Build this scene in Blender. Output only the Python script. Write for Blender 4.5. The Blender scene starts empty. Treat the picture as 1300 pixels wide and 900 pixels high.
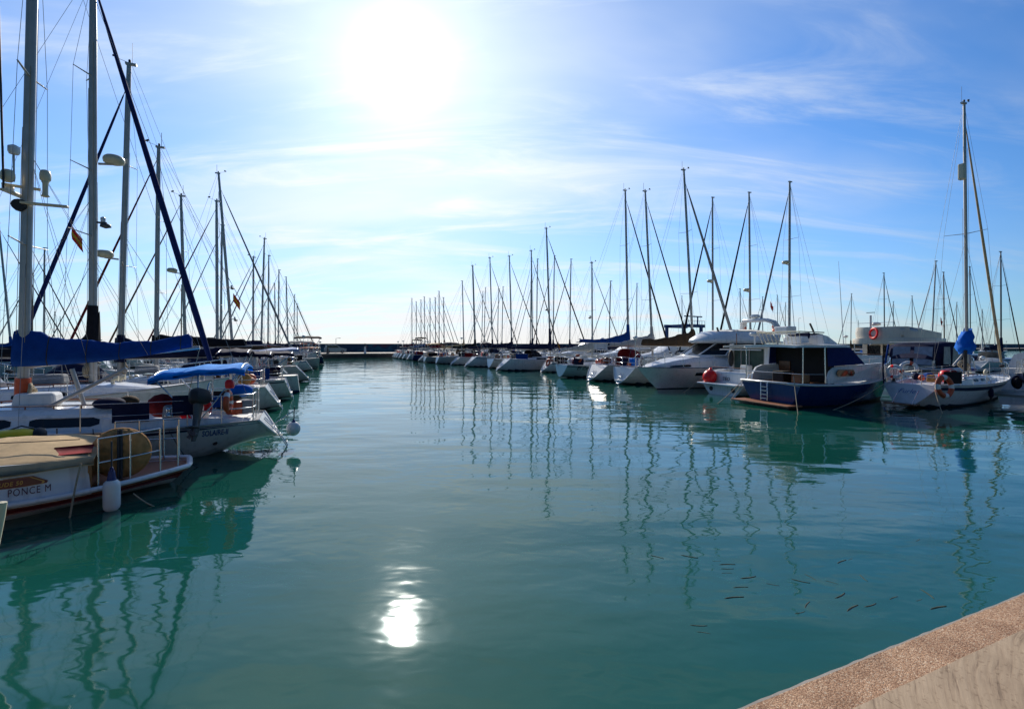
import bpy, math, random
from mathutils import Vector, Matrix
random.seed(7)
R = math.radians
SC = bpy.context.scene
COL = SC.collection

# ------------------------------------------------------------------ camera
F, HZ, CX, CAMH = 600.0, 437.0, 650.0, 2.7      # focal length / horizon row / centre column in photo pixels, eye height
cam = bpy.data.cameras.new('camera')
cam.lens = F / 1300.0 * 36.0; cam.sensor_width = 36.0
cam.shift_y = -(450.0 - HZ) / 1300.0
cam.clip_start = 0.05; cam.clip_end = 6000
camo = bpy.data.objects.new('camera', cam); COL.objects.link(camo)
camo.location = (0, 0, CAMH); camo.rotation_euler = (R(90), 0, 0)
SC.camera = camo

# ------------------------------------------------------------------ sun, sky, exposure
SUN_EL, SUN_YAW = 30.0, -13.2                    # yaw: degrees to the right of the view direction (+Y)
sd = Vector((math.sin(R(SUN_YAW)) * math.cos(R(SUN_EL)), math.cos(R(SUN_YAW)) * math.cos(R(SUN_EL)), math.sin(R(SUN_EL))))
sl = bpy.data.lights.new('sun', 'SUN'); sl.energy = 4.8; sl.angle = R(0.6); sl.color = (1.0, 0.92, 0.80)
slo = bpy.data.objects.new('sun', sl); COL.objects.link(slo)
slo.rotation_euler = (-sd).to_track_quat('-Z', 'Y').to_euler(); slo.location = (0, 0, 60)
SC.view_settings.view_transform = 'Standard'; SC.view_settings.look = 'None'
SC.view_settings.exposure = 0.08; SC.view_settings.gamma = 1; SC.view_settings.use_curve_mapping = False

W = bpy.data.worlds.new('World'); SC.world = W; W.use_nodes = True
nt = W.node_tree; nt.nodes.clear()
def N(t, nt_, **kw):
    n = nt_.nodes.new(t)
    for k, v in kw.items(): setattr(n, k, v)
    return n
def mth(nt_, op, a, b=None, c=None, clamp=False):
    n = N('ShaderNodeMath', nt_, operation=op, use_clamp=clamp)
    for i, x in enumerate((a, b, c)):
        if x is None: continue
        if hasattr(x, 'is_linked'): nt_.links.new(x, n.inputs[i])
        else: n.inputs[i].default_value = x
    return n.outputs[0]
def build_world():
    L = nt.links.new
    sky = N('ShaderNodeTexSky', nt, sky_type='NISHITA', sun_disc=False)
    sky.sun_elevation = R(SUN_EL); sky.sun_rotation = R(SUN_YAW)
    sky.air_density = 1.0; sky.dust_density = 0.15; sky.ozone_density = 1.0; sky.altitude = 0
    tc = N('ShaderNodeTexCoord', nt)
    nrm = N('ShaderNodeVectorMath', nt, operation='NORMALIZE'); L(tc.outputs['Generated'], nrm.inputs[0])
    sep = N('ShaderNodeSeparateXYZ', nt); L(nrm.outputs[0], sep.inputs[0])
    z = mth(nt, 'MAXIMUM', sep.outputs[2], 0.0)
    den = mth(nt, 'ADD', z, 0.22)
    px = mth(nt, 'DIVIDE', sep.outputs[0], den); py = mth(nt, 'DIVIDE', sep.outputs[1], den)
    cmb = N('ShaderNodeCombineXYZ', nt); L(px, cmb.inputs[0]); L(py, cmb.inputs[1])
    def cloud(rot, scale, nscale, lo, hi, seed, det=7, dist=0.6, rough=.6):
        mp = N('ShaderNodeMapping', nt); L(cmb.outputs[0], mp.inputs[0])
        mp.inputs['Rotation'].default_value = (0, 0, R(rot)); mp.inputs['Scale'].default_value = scale
        mp.inputs['Location'].default_value = (seed, seed * .7, 0)
        nz = N('ShaderNodeTexNoise', nt); L(mp.outputs[0], nz.inputs['Vector'])
        nz.inputs['Scale'].default_value = nscale; nz.inputs['Detail'].default_value = det
        nz.inputs['Roughness'].default_value = rough; nz.inputs['Distortion'].default_value = dist
        mr = N('ShaderNodeMapRange', nt, interpolation_type='SMOOTHSTEP'); L(nz.outputs['Fac'], mr.inputs[0])
        mr.inputs[1].default_value = lo; mr.inputs[2].default_value = hi
        return mr.outputs[0]
    veil = cloud(-14, (0.55, 1.5, 1), 0.9, 0.40, 0.80, 1.2, 5, 0.5, .5)
    streak = cloud(-20, (0.6, 2.6, 1), 1.7, 0.44, 0.80, 30.4, 8, 0.9, .62)
    dot = N('ShaderNodeVectorMath', nt, operation='DOT_PRODUCT'); L(nrm.outputs[0], dot.inputs[0]); dot.inputs[1].default_value = sd
    d = mth(nt, 'MAXIMUM', dot.outputs['Value'], 0.0)
    near = mth(nt, 'POWER', d, 7.0)
    # thin cirrus: thicker towards the horizon, and brighter where it scatters the sun forward
    hzn = mth(nt, 'POWER', mth(nt, 'SUBTRACT', 1.0, z), 6.0)
    cov = mth(nt, 'ADD', mth(nt, 'MULTIPLY', veil, 0.46), mth(nt, 'MULTIPLY', streak, 0.46))
    cov = mth(nt, 'ADD', cov, mth(nt, 'MULTIPLY', hzn, 0.80))
    cov = mth(nt, 'ADD', cov, mth(nt, 'MULTIPLY', near, 0.44), clamp=True)
    cb = mth(nt, 'ADD', mth(nt, 'MULTIPLY', near, 2.0), 8.6)
    ccol = N('ShaderNodeMix', nt, data_type='RGBA', blend_type='MULTIPLY'); ccol.inputs[0].default_value = 1
    warm = N('ShaderNodeMix', nt, data_type='RGBA'); L(mth(nt, 'POWER', mth(nt, 'SUBTRACT', 1.0, z), 18.0), warm.inputs[0])
    warm.inputs[6].default_value = (0.90, 0.965, 1.04, 1); warm.inputs[7].default_value = (1.0, 0.965, 0.935, 1); L(warm.outputs[2], ccol.inputs[6])
    cbc = N('ShaderNodeCombineColor', nt)
    for i in range(3): L(cb, cbc.inputs[i])
    L(cbc.outputs[0], ccol.inputs[7])
    # the sky darkens away from the sun
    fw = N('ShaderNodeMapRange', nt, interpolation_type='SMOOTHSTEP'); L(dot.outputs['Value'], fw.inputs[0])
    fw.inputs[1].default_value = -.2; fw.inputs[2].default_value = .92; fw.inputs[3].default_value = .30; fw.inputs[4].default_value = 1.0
    tint = N('ShaderNodeMix', nt, data_type='RGBA', blend_type='MULTIPLY'); tint.inputs[0].default_value = 1
    L(sky.outputs[0], tint.inputs[6]); tint.inputs[7].default_value = SKY_TINT
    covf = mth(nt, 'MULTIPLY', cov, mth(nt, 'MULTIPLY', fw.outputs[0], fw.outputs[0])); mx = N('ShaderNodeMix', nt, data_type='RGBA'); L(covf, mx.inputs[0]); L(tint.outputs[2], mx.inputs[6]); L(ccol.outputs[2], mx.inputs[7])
    # aureole of the veiled sun
    g = mth(nt, 'ADD', mth(nt, 'MULTIPLY', mth(nt, 'POWER', d, 150.0), 2.6), mth(nt, 'MULTIPLY', mth(nt, 'POWER', d, 30.0), 1.3))
    g = mth(nt, 'ADD', g, mth(nt, 'MULTIPLY', mth(nt, 'ADD', mth(nt, 'MULTIPLY', mth(nt, 'POWER', d, 5000.0), 500.0), mth(nt, 'MULTIPLY', mth(nt, 'POWER', d, 900.0), 20.0)), 1.0))
    gc = N('ShaderNodeCombineColor', nt); L(g, gc.inputs[0]); L(mth(nt, 'MULTIPLY', g, .97), gc.inputs[1]); L(mth(nt, 'MULTIPLY', g, .92), gc.inputs[2])
    ad = N('ShaderNodeMix', nt, data_type='RGBA', blend_type='ADD'); ad.inputs[0].default_value = 1
    L(mx.outputs[2], ad.inputs[6]); L(gc.outputs[0], ad.inputs[7])
    bg = N('ShaderNodeBackground', nt); bg.inputs[1].default_value = 0.1; 
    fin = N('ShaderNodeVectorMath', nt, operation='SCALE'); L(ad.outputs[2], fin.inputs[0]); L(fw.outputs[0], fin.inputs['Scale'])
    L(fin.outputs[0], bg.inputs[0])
    out = N('ShaderNodeOutputWorld', nt); L(bg.outputs[0], out.inputs[0])
SKY_TINT = (0.34, 0.93, 1.60, 1)
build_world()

# ------------------------------------------------------------------ materials
def mat(name, col, rough=.5, metal=0.0, var=.12, nscale=3.0, bump=0.0, bscale=40.0, spec=.5, grime=0.0):
    m = bpy.data.materials.new(name); m.use_nodes = True
    t = m.node_tree; L = t.links.new; b = t.nodes['Principled BSDF']
    b.inputs['Roughness'].default_value = rough; b.inputs['Metallic'].default_value = metal
    b.inputs['Specular IOR Level'].default_value = spec
    tc = N('ShaderNodeTexCoord', t)
    nz = N('ShaderNodeTexNoise', t); nz.inputs['Scale'].default_value = nscale; nz.inputs['Detail'].default_value = 6; nz.inputs['Roughness'].default_value = .65
    L(tc.outputs['Object'], nz.inputs['Vector'])
    cr = N('ShaderNodeMapRange', t); L(nz.outputs['Fac'], cr.inputs[0]); cr.inputs[1].default_value = .3; cr.inputs[2].default_value = .7
    cr.inputs[3].default_value = 1 - var; cr.inputs[4].default_value = 1 + var
    mx = N('ShaderNodeMix', t, data_type='RGBA', blend_type='MULTIPLY'); mx.inputs[0].default_value = 1
    mx.inputs[6].default_value = (*col, 1)
    cc = N('ShaderNodeCombineColor', t)
    for i in range(3): L(cr.outputs[0], cc.inputs[i])
    L(cc.outputs[0], mx.inputs[7])
    last = mx.outputs[2]
    if grime:      # run-off streaks
        mp = N('ShaderNodeMapping', t); mp.inputs['Scale'].default_value = (7, 7, .6); L(tc.outputs['Object'], mp.inputs[0])
        n2 = N('ShaderNodeTexNoise', t); n2.inputs['Scale'].default_value = 1.3; n2.inputs['Detail'].default_value = 5; L(mp.outputs[0], n2.inputs['Vector'])
        r2 = N('ShaderNodeMapRange', t); L(n2.outputs['Fac'], r2.inputs[0]); r2.inputs[1].default_value = .52; r2.inputs[2].default_value = .78; r2.inputs[4].default_value = grime
        m2 = N('ShaderNodeMix', t, data_type='RGBA'); L(r2.outputs[0], m2.inputs[0]); L(last, m2.inputs[6]); m2.inputs[7].default_value = (.20, .16, .11, 1)
        last = m2.outputs[2]
    L(last, b.inputs['Base Color'])
    if bump:
        n3 = N('ShaderNodeTexNoise', t); n3.inputs['Scale'].default_value = bscale; n3.inputs['Detail'].default_value = 4; L(tc.outputs['Object'], n3.inputs['Vector'])
        bp = N('ShaderNodeBump', t); bp.inputs['Strength'].default_value = bump; bp.inputs['Distance'].default_value = .02
        L(n3.outputs['Fac'], bp.inputs['Height']); L(bp.outputs[0], b.inputs['Normal'])
    return m
M = {}
def dm(k, *a, **kw): M[k] = mat(k, *a, **kw)
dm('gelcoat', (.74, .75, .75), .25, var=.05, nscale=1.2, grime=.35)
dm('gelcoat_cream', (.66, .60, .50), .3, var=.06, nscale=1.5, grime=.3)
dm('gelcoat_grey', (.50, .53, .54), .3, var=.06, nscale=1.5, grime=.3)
dm('deck_white', (.66, .67, .66), .55, var=.08, nscale=6, bump=.1, bscale=120)
dm('deck_cream', (.58, .52, .42), .6, var=.1, nscale=6)
dm('antifoul', (.03, .035, .04), .7, var=.3)
dm('antifoul_red', (.16, .03, .025), .7, var=.3)
dm('navy_paint', (.005, .028, .125), .22, var=.12, nscale=2, grime=.1)
dm('stripe_navy', (.012, .02, .06), .3)
dm('stripe_red', (.13, .012, .014), .3)
dm('stripe_blue', (.02, .07, .26), .3)
dm('alu', (.44, .42, .39), .42, .4, var=.10, nscale=4)
dm('alu_white', (.45, .44, .42), .4, 0, var=.08, nscale=4)
dm('alu_dark', (.09, .09, .09), .45, .4, var=.1)
dm('wood_mast', (.22, .10, .04), .45, var=.2, nscale=9)
dm('steel', (.62, .62, .62), .22, .95, var=.06)
dm('wire', (.22, .22, .22), .45, .5, var=.05)
dm('canvas_blue', (.004, .05, .24), .85, spec=.15, var=.16, nscale=5, bump=.5, bscale=9)
dm('canvas_bright', (.002, .12, .52), .8, spec=.15, var=.16, nscale=5, bump=.6, bscale=10)
dm('canvas_sky', (.004, .26, .78), .8, spec=.15, var=.14, nscale=4, bump=.5, bscale=8)
dm('canvas_pale', (.34, .42, .60), .8, spec=.15, var=.1, nscale=4, bump=.3, bscale=8)
dm('canvas_navy', (.010, .014, .045), .85, spec=.15, var=.25, nscale=5, bump=.5, bscale=9)
dm('canvas_black', (.014, .014, .018), .85, spec=.15, var=.25, nscale=5, bump=.5, bscale=9)
dm('canvas_brown', (.075, .048, .028), .85, spec=.15, var=.22, nscale=5, bump=.5, bscale=9)
dm('canvas_tan', (.50, .36, .20), .85, spec=.15, var=.16, nscale=3, bump=.5, bscale=7)
dm('canvas_ochre', (.40, .21, .08), .85, spec=.15, var=.28, nscale=8, bump=.6, bscale=10)
dm('canvas_maroon', (.16, .012, .016), .85, spec=.15, var=.22, nscale=5, bump=.5, bscale=9)
dm('canvas_white', (.62, .61, .57), .85, spec=.15, var=.12, nscale=5, bump=.4, bscale=9)
dm('canvas_grey', (.25, .26, .27), .85, spec=.15, var=.16, nscale=5, bump=.4, bscale=9)
dm('sailcloth', (.50, .48, .44), .8, var=.12, nscale=6, bump=.3, bscale=12)
dm('sun_strip_blue', (.010, .022, .11), .8, spec=.15, var=.15, nscale=6, bump=.3, bscale=12)
dm('glass_dark', (.012, .014, .018), .06, var=.1)
dm('glass_green', (.05, .085, .07), .06, var=.2)
dm('clear_vinyl', (.16, .18, .24), .12, var=.3, nscale=3)
dm('teak', (.24, .085, .035), .55, var=.22, nscale=12)
dm('varnish', (.17, .06, .02), .25, var=.25, nscale=10)
dm('rubber', (.015, .015, .016), .6, var=.2)
dm('plastic_white', (.72, .72, .70), .35, var=.06, nscale=6, grime=.18)
dm('plastic_blue', (.012, .02, .12), .35)
dm('plastic_cream', (.62, .55, .38), .4, var=.08)
dm('orange', (.50, .075, .02), .5, var=.16, nscale=9)
dm('red', (.75, .008, .008), .4, var=.12)
dm('yellow', (.80, .58, .012), .5, var=.16, nscale=6)
dm('flag_red', (.60, .012, .015), .8); dm('flag_yellow', (.6, .36, .02), .8)
dm('rope', (.34, .28, .19), .9, var=.25, nscale=30)
dm('rope_dark', (.05, .05, .055), .9, var=.2)
dm('cockpit_dark', (.008, .006, .006), .8, var=.3)
dm('letter_black', (.012, .012, .014), .5, var=.05)
dm('letter_red', (.11, .012, .012), .5, var=.05)
dm('letter_blue', (.04, .09, .30), .5, var=.05)
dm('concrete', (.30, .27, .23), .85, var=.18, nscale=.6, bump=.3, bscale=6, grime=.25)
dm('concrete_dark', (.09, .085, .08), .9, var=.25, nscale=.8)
dm('lift_blue', (.02, .06, .20), .45, var=.15)
dm('lamp_grey', (.22, .23, .23), .5, .3)
dm('aqua_paint', (.30, .50, .52), .3, var=.06, grime=.25)
dm('fish_skin', (.055, .075, .06), .8, spec=.1, var=.3, nscale=20)
dm('car_paint', (.30, .32, .34), .2, .3)
dm('light_glass', (.7, .7, .66), .1)

M['red'].node_tree.nodes['Principled BSDF'].inputs['Subsurface Weight'].default_value = .8
M['red'].node_tree.nodes['Principled BSDF'].inputs['Subsurface Radius'].default_value = (.35, .02, .01)
M['red'].node_tree.nodes['Principled BSDF'].inputs['Subsurface Scale'].default_value = .6
def water_mat():
    m = bpy.data.materials.new('harbour_water'); m.use_nodes = True
    t = m.node_tree; L = t.links.new; b = t.nodes['Principled BSDF']
    b.inputs['Specular Tint'].default_value = (.74, .97, 1, 1); b.inputs['IOR'].default_value = 1.44; b.inputs['Roughness'].default_value = .045
    ge = N('ShaderNodeNewGeometry', t)
    # milky green water, a little cloudier here and there
    n0 = N('ShaderNodeTexNoise', t); n0.inputs['Scale'].default_value = .16; n0.inputs['Detail'].default_value = 4; L(ge.outputs['Position'], n0.inputs['Vector'])
    cr = N('ShaderNodeValToRGB', t); L(n0.outputs['Fac'], cr.inputs[0])
    cr.color_ramp.elements[0].position = .3; cr.color_ramp.elements[0].color = (*WATER_A, 1)
    cr.color_ramp.elements[1].position = .75; cr.color_ramp.elements[1].color = (*WATER_B, 1)
    L(cr.outputs[0], b.inputs['Base Color'])
    def wav(rot, sc, scale, det, seed, dist=.3):
        mp = N('ShaderNodeMapping', t); L(ge.outputs['Position'], mp.inputs[0])
        mp.inputs['Rotation'].default_value = (0, 0, R(rot)); mp.inputs['Scale'].default_value = sc; mp.inputs['Location'].default_value = (seed, seed, 0)
        nz = N('ShaderNodeTexNoise', t); L(mp.outputs[0], nz.inputs['Vector']); nz.inputs['Scale'].default_value = scale
        nz.inputs['Detail'].default_value = det; nz.inputs['Roughness'].default_value = .45; nz.inputs['Distortion'].default_value = dist
        return nz.outputs['Fac']
    h = mth(t, 'MULTIPLY', wav(-10, (.45, 1, 1), .55, 2, 4.), .058)
    h = mth(t, 'ADD', h, mth(t, 'MULTIPLY', wav(12, (.5, 1, 1), 1.7, 2, 11.), .0085))
    # light air: patches of finer ripple out in the basin
    patch = N('ShaderNodeMapRange', t, interpolation_type='SMOOTHSTEP'); L(wav(-8, (.3, 1, 1), .11, 2, 31.), patch.inputs[0])
    patch.inputs[1].default_value = .42; patch.inputs[2].default_value = .64; patch.inputs[3].default_value = .25
    h = mth(t, 'ADD', h, mth(t, 'MULTIPLY', mth(t, 'MULTIPLY', wav(4, (.6, 1, 1), 5.2, 1, 23.), .0036), patch.outputs[0]))
    bp = N('ShaderNodeBump', t); bp.inputs['Strength'].default_value = 1; bp.inputs['Distance'].default_value = 1
    L(h, bp.inputs['Height']); L(bp.outputs[0], b.inputs['Normal'])
    return m
WATER_A, WATER_B = (.005, .064, .045), (.008, .085, .062)
M['water'] = water_mat()

def ground_mat(kind):
    m = bpy.data.materials.new(kind); m.use_nodes = True
    t = m.node_tree; L = t.links.new; b = t.nodes['Principled BSDF']; b.inputs['Roughness'].default_value = .85
    tc = N('ShaderNodeTexCoord', t); P = tc.outputs['Object']
    def ramp(src, stops):
        c = N('ShaderNodeValToRGB', t); L(src, c.inputs[0])
        while len(c.color_ramp.elements) < len(stops): c.color_ramp.elements.new(.5)
        for e, (p, col) in zip(c.color_ramp.elements, stops): e.position = p; e.color = (*col, 1)
        return c.outputs[0]
    def noise(sc, det=5, vec=P, ro=.6, dist=0):
        n = N('ShaderNodeTexNoise', t); L(vec, n.inputs['Vector']); n.inputs['Scale'].default_value = sc; n.inputs['Detail'].default_value = det
        n.inputs['Roughness'].default_value = ro; n.inputs['Distortion'].default_value = dist
        return n.outputs['Fac']
    def mul(a, c, f=1.0):
        n = N('ShaderNodeMix', t, data_type='RGBA', blend_type='MULTIPLY'); n.inputs[0].default_value = f; L(a, n.inputs[6]); L(c, n.inputs[7]); return n.outputs[2]
    if kind == 'aggregate':
        vo = N('ShaderNodeTexVoronoi', t); L(P, vo.inputs['Vector']); vo.inputs['Scale'].default_value = 160
        sp = N('ShaderNodeSeparateColor', t); L(vo.outputs['Color'], sp.inputs[0])
        c = ramp(sp.outputs[0], [(0, (.32, .17, .09)), (.35, (.53, .31, .175)), (.65, (.64, .40, .24)), (.9, (.70, .50, .33)), (1, (.78, .63, .46))])
        c = mul(c, ramp(noise(5, 4), [(.3, (.62, .56, .52)), (.62, (1, 1, 1))]))
        c = mul(c, ramp(vo.outputs['Distance'], [(.0, (1, 1, 1)), (.75, (.65, .6, .55))]))
        c = mul(c, ramp(noise(1.7, 6), [(.36, (.45, .42, .4)), (.46, (1, 1, 1))]), .6)
        h = vo.outputs['Distance']; st, di = .6, -.004
    else:
        # broom finish: fine scratches swept along wide arcs
        mp = N('ShaderNodeMapping', t); L(P, mp.inputs[0]); mp.inputs['Location'].default_value = (-2.3, 2.6, 0)
        nz = N('ShaderNodeTexNoise', t); nz.inputs['Scale'].default_value = 1.3; nz.inputs['Detail'].default_value = 2; L(P, nz.inputs['Vector'])
        sx = N('ShaderNodeSeparateXYZ', t); L(mp.outputs[0], sx.inputs[0])
        ln = N('ShaderNodeVectorMath', t, operation='LENGTH'); L(mp.outputs[0], ln.inputs[0])
        rr_ = mth(t, 'ADD', mth(t, 'MULTIPLY', ln.outputs['Value'], 46.0), mth(t, 'MULTIPLY', nz.outputs['Fac'], 4.5))
        an = mth(t, 'MULTIPLY', mth(t, 'ARCTAN2', sx.outputs[1], sx.outputs[0]), 7.0)
        cv = N('ShaderNodeCombineXYZ', t); L(rr_, cv.inputs[0]); L(an, cv.inputs[1])
        sc = noise(1.0, 4, cv.outputs[0], .65, .3)
        c = ramp(sc, [(.30, (.22, .155, .10)), (.42, (.38, .28, .185)), (.58, (.45, .34, .23)), (1, (.50, .385, .265))])
        c = mul(c, ramp(noise(2.2, 6), [(.3, (.80, .77, .73)), (.65, (1.12, 1.10, 1.06))]))
        c = mul(c, ramp(noise(42, 4), [(.34, (.74, .71, .68)), (.42, (1, 1, 1))]))
        h = sc; st, di = .35, .006
    L(c, b.inputs['Base Color'])
    bp = N('ShaderNodeBump', t); bp.inputs['Strength'].default_value = st; bp.inputs['Distance'].default_value = abs(di); bp.invert = di < 0
    L(h, bp.inputs['Height']); L(bp.outputs[0], b.inputs['Normal'])
    return m
M['aggregate'] = ground_mat('aggregate'); M['broomed'] = ground_mat('broomed')
def mural_mat():
    m = bpy.data.materials.new('painted_wall'); m.use_nodes = True
    t = m.node_tree; L = t.links.new; b = t.nodes['Principled BSDF']; b.inputs['Roughness'].default_value = .85
    tc = N('ShaderNodeTexCoord', t); mp = N('ShaderNodeMapping', t); L(tc.outputs['Object'], mp.inputs[0]); mp.inputs['Scale'].default_value = (.25, .25, .5)
    nz = N('ShaderNodeTexNoise', t); nz.inputs['Scale'].default_value = 1.0; nz.inputs['Detail'].default_value = 5; nz.inputs['Distortion'].default_value = 1.2; L(mp.outputs[0], nz.inputs['Vector'])
    c = N('ShaderNodeValToRGB', t); L(nz.outputs['Fac'], c.inputs[0])
    st = [(.30, (.02, .045, .08)), (.45, (.025, .06, .11)), (.55, (.03, .14, .19)), (.63, (.03, .06, .12)), (.70, (.14, .05, .06))]
    while len(c.color_ramp.elements) < len(st): c.color_ramp.elements.new(.5)
    for e, (p, col) in zip(c.color_ramp.elements, st): e.position = p; e.color = (*col, 1)
    L(c.outputs[0], b.inputs['Base Color']); return m
M['mural'] = mural_mat()

# ------------------------------------------------------------------ mesh builder
class MB:
    def __init__(s): s.v = []; s.f = []; s.m = []; s.sm = []; s.mats = []
    def mi(s, k):
        if k not in s.mats: s.mats.append(k)
        return s.mats.index(k)
    def add(s, vs, fs, m, smooth=False):
        o = len(s.v); s.v += [tuple(v) for v in vs]; i = s.mi(m)
        for f in fs: s.f.append([a + o for a in f]); s.m.append(i); s.sm.append(smooth)
    def box(s, c, d, m, rz=0.0, top=(1, 1), rx=0.0, ry=0.0):
        x, y, z = d[0] / 2, d[1] / 2, d[2] / 2
        vs = [Vector((a * x * (top[0] if e > 0 else 1), b * y * (top[1] if e > 0 else 1), e * z)) for e in (-1, 1) for (a, b) in ((-1, -1), (1, -1), (1, 1), (-1, 1))]
        rm = Matrix.Rotation(rz, 3, 'Z') @ Matrix.Rotation(ry, 3, 'Y') @ Matrix.Rotation(rx, 3, 'X')
        s.add([rm @ v + Vector(c) for v in vs], [(3, 2, 1, 0), (4, 5, 6, 7), (0, 1, 5, 4), (1, 2, 6, 5), (2, 3, 7, 6), (3, 0, 4, 7)], m)
    def loft(s, rings, m, closed=True, caps=True, smooth=True):
        n = len(rings[0]); vs = [p for r in rings for p in r]; fs = []
        for i in range(len(rings) - 1):
            for j in range(n if closed else n - 1):
                a, b = i * n + j, i * n + (j + 1) % n
                fs.append((a, b, b + n, a + n))
        s.add(vs, fs, m, smooth)
        if caps and closed:
            s.add(rings[0], [tuple(range(n))[::-1]], m); s.add(rings[-1], [tuple(range(n))], m)
    def tube(s, pts, r, m, n=8, caps=True, flat=1.0):
        pts = [Vector(p) for p in pts]; rs = r if isinstance(r, (list, tuple)) else [r] * len(pts)
        rings = []; ref = None
        for i, p in enumerate(pts):
            t = (pts[min(i + 1, len(pts) - 1)] - pts[max(i - 1, 0)])
            if t.length < 1e-9: t = Vector((0, 0, 1))
            t.normalize()
            if ref is None: ref = Vector((1, 0, 0)) if abs(t.x) < .9 else Vector((0, 1, 0))
            a = (ref - t * ref.dot(t)); a.normalize(); ref = a; b = t.cross(a)
            rings.append([p + (a * math.cos(2 * math.pi * k / n) + b * math.sin(2 * math.pi * k / n) * flat) * rs[i] for k in range(n)])
        s.loft(rings, m, True, caps, True)
    def lathe(s, prof, c, m, n=20, axis=(0, 0, 1), smooth=True):
        c = Vector(c); q = Vector((0, 0, 1)).rotation_difference(Vector(axis).normalized())
        rings = [[q @ Vector((r * math.cos(2 * math.pi * k / n), r * math.sin(2 * math.pi * k / n), z)) + c for k in range(n)] for (r, z) in prof]
        s.loft(rings, m, True, True, smooth)
    def ell(s, c, d, m, n=14, k=9):
        prof = [(max(1e-4, math.sin(math.pi * i / k)), -math.cos(math.pi * i / k)) for i in range(k + 1)]
        rings = [[Vector((r * math.cos(2 * math.pi * a / n) * d[0] + c[0], r * math.sin(2 * math.pi * a / n) * d[1] + c[1], z * d[2] + c[2])) for a in range(n)] for (r, z) in prof]
        s.loft(rings, m, True, False, True)
    def arc(s, c, Rr, r, mats, axis=(1, 0, 0), a0=0.0, a1=360.0, n=32, k=8, flat=1.0, spin=0.0, sweepm=None):
        q = Vector((0, 0, 1)).rotation_difference(Vector(axis).normalized()); c = Vector(c)
        full = abs(a1 - a0) >= 359.9; N_ = n
        ring = lambda i: [q @ (Matrix.Rotation(spin, 3, 'Z') @ Vector(((Rr + r * math.cos(2 * math.pi * j / k)) * math.cos(R(a0 + (a1 - a0) * i / N_)), (Rr + r * math.cos(2 * math.pi * j / k)) * math.sin(R(a0 + (a1 - a0) * i / N_)), r * flat * math.sin(2 * math.pi * j / k)))) + c for j in range(k)]
        for i in range(N_):
            mk = mats(i, N_) if callable(mats) else mats
            s.loft([ring(i), ring(i + 1)], mk, True, (not full) and i in (0, N_ - 1), True)
    def sheet(s, grid, th, m, smooth=True, down=(0, 0, -1)):
        nu, nv = len(grid), len(grid[0]); d = Vector(down) * th
        top = [Vector(p) for r in grid for p in r]; bot = [p + d for p in top]; n = nu * nv; fs = []
        for i in range(nu - 1):
            for j in range(nv - 1):
                a = i * nv + j
                fs.append((a, a + 1, a + nv + 1, a + nv)); fs.append((n + a + nv, n + a + nv + 1, n + a + 1, n + a))
        for i in range(nu - 1):
            for j in (0, nv - 1):
                a = i * nv + j; fs.append((a, a + nv, n + a + nv, n + a) if j else (a + nv, a, n + a, n + a + nv))
        for j in range(nv - 1):
            for i in (0, nu - 1):
                a = i * nv + j; fs.append((a + 1, a, n + a, n + a + 1) if i else (a, a + 1, n + a + 1, n + a))
        s.add(top + bot, fs, m, smooth)
    def prism(s, poly, th, m, axis='y', off=0.0):
        # polygon in xz (axis y) or xy (axis z), centred thickness
        mk = (lambda p, o: Vector((p[0], o, p[1]))) if axis == 'y' else (lambda p, o: Vector((p[0], p[1], o))) if axis == 'z' else (lambda p, o: Vector((o, p[0], p[1])))
        a = [mk(p, off - th / 2) for p in poly]; b = [mk(p, off + th / 2) for p in poly]
        s.loft([a, b], m, True, True, False)
    def build(s, name, parent=None, bevel=0.0, seg=2):
        me = bpy.data.meshes.new(name); me.from_pydata(s.v, [], s.f); me.update()
        for k in s.mats: me.materials.append(M[k])
        me.polygons.foreach_set('material_index', s.m); me.polygons.foreach_set('use_smooth', s.sm)
        o = bpy.data.objects.new(name, me); COL.objects.link(o)
        if parent: o.parent = parent
        if bevel:
            b = o.modifiers.new('bevel', 'BEVEL'); b.width = bevel; b.segments = seg; b.limit_method = 'ANGLE'; b.angle_limit = R(40)
        return o

def tag(o, label=None, cat=None, group=None, kind=None):
    if label: o['label'] = label
    if cat: o['category'] = cat
    if group: o['group'] = group
    if kind: o['kind'] = kind
    return o
def thing(name, label, cat, loc=(0, 0, 0), rz=0.0, group=None):
    o = bpy.data.objects.new(name, None); COL.objects.link(o); o.empty_display_size = .3
    o.location = loc; o.rotation_euler = (0, 0, rz); return tag(o, label, cat, group)
def lp(a, b, t): return a + (b - a) * t
def V(*a): return Vector(a)
def world(root, p):
    return Matrix.Translation(root.location) @ root.rotation_euler.to_matrix().to_4x4() @ Vector(p)

# ------------------------------------------------------------------ harbour frame: the channel runs along U, boats lie along V
A = R(24.0); SN, CS = math.sin(A), math.cos(A)
def st(s, t): return Vector((s * CS - t * SN, s * SN + t * CS, 0))
def t_for(px, s):
    k = (px - CX) / F; return s * (CS - k * SN) / (SN + k * CS)
def at(px, py, z=0.0):        # point seen at a pixel, on the plane of height z
    Y = (CAMH - z) * F / (py - HZ); return Vector(((px - CX) / F * Y, Y, z))
def h_for(py, Y): return CAMH + (HZ - py) / F * Y

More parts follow.
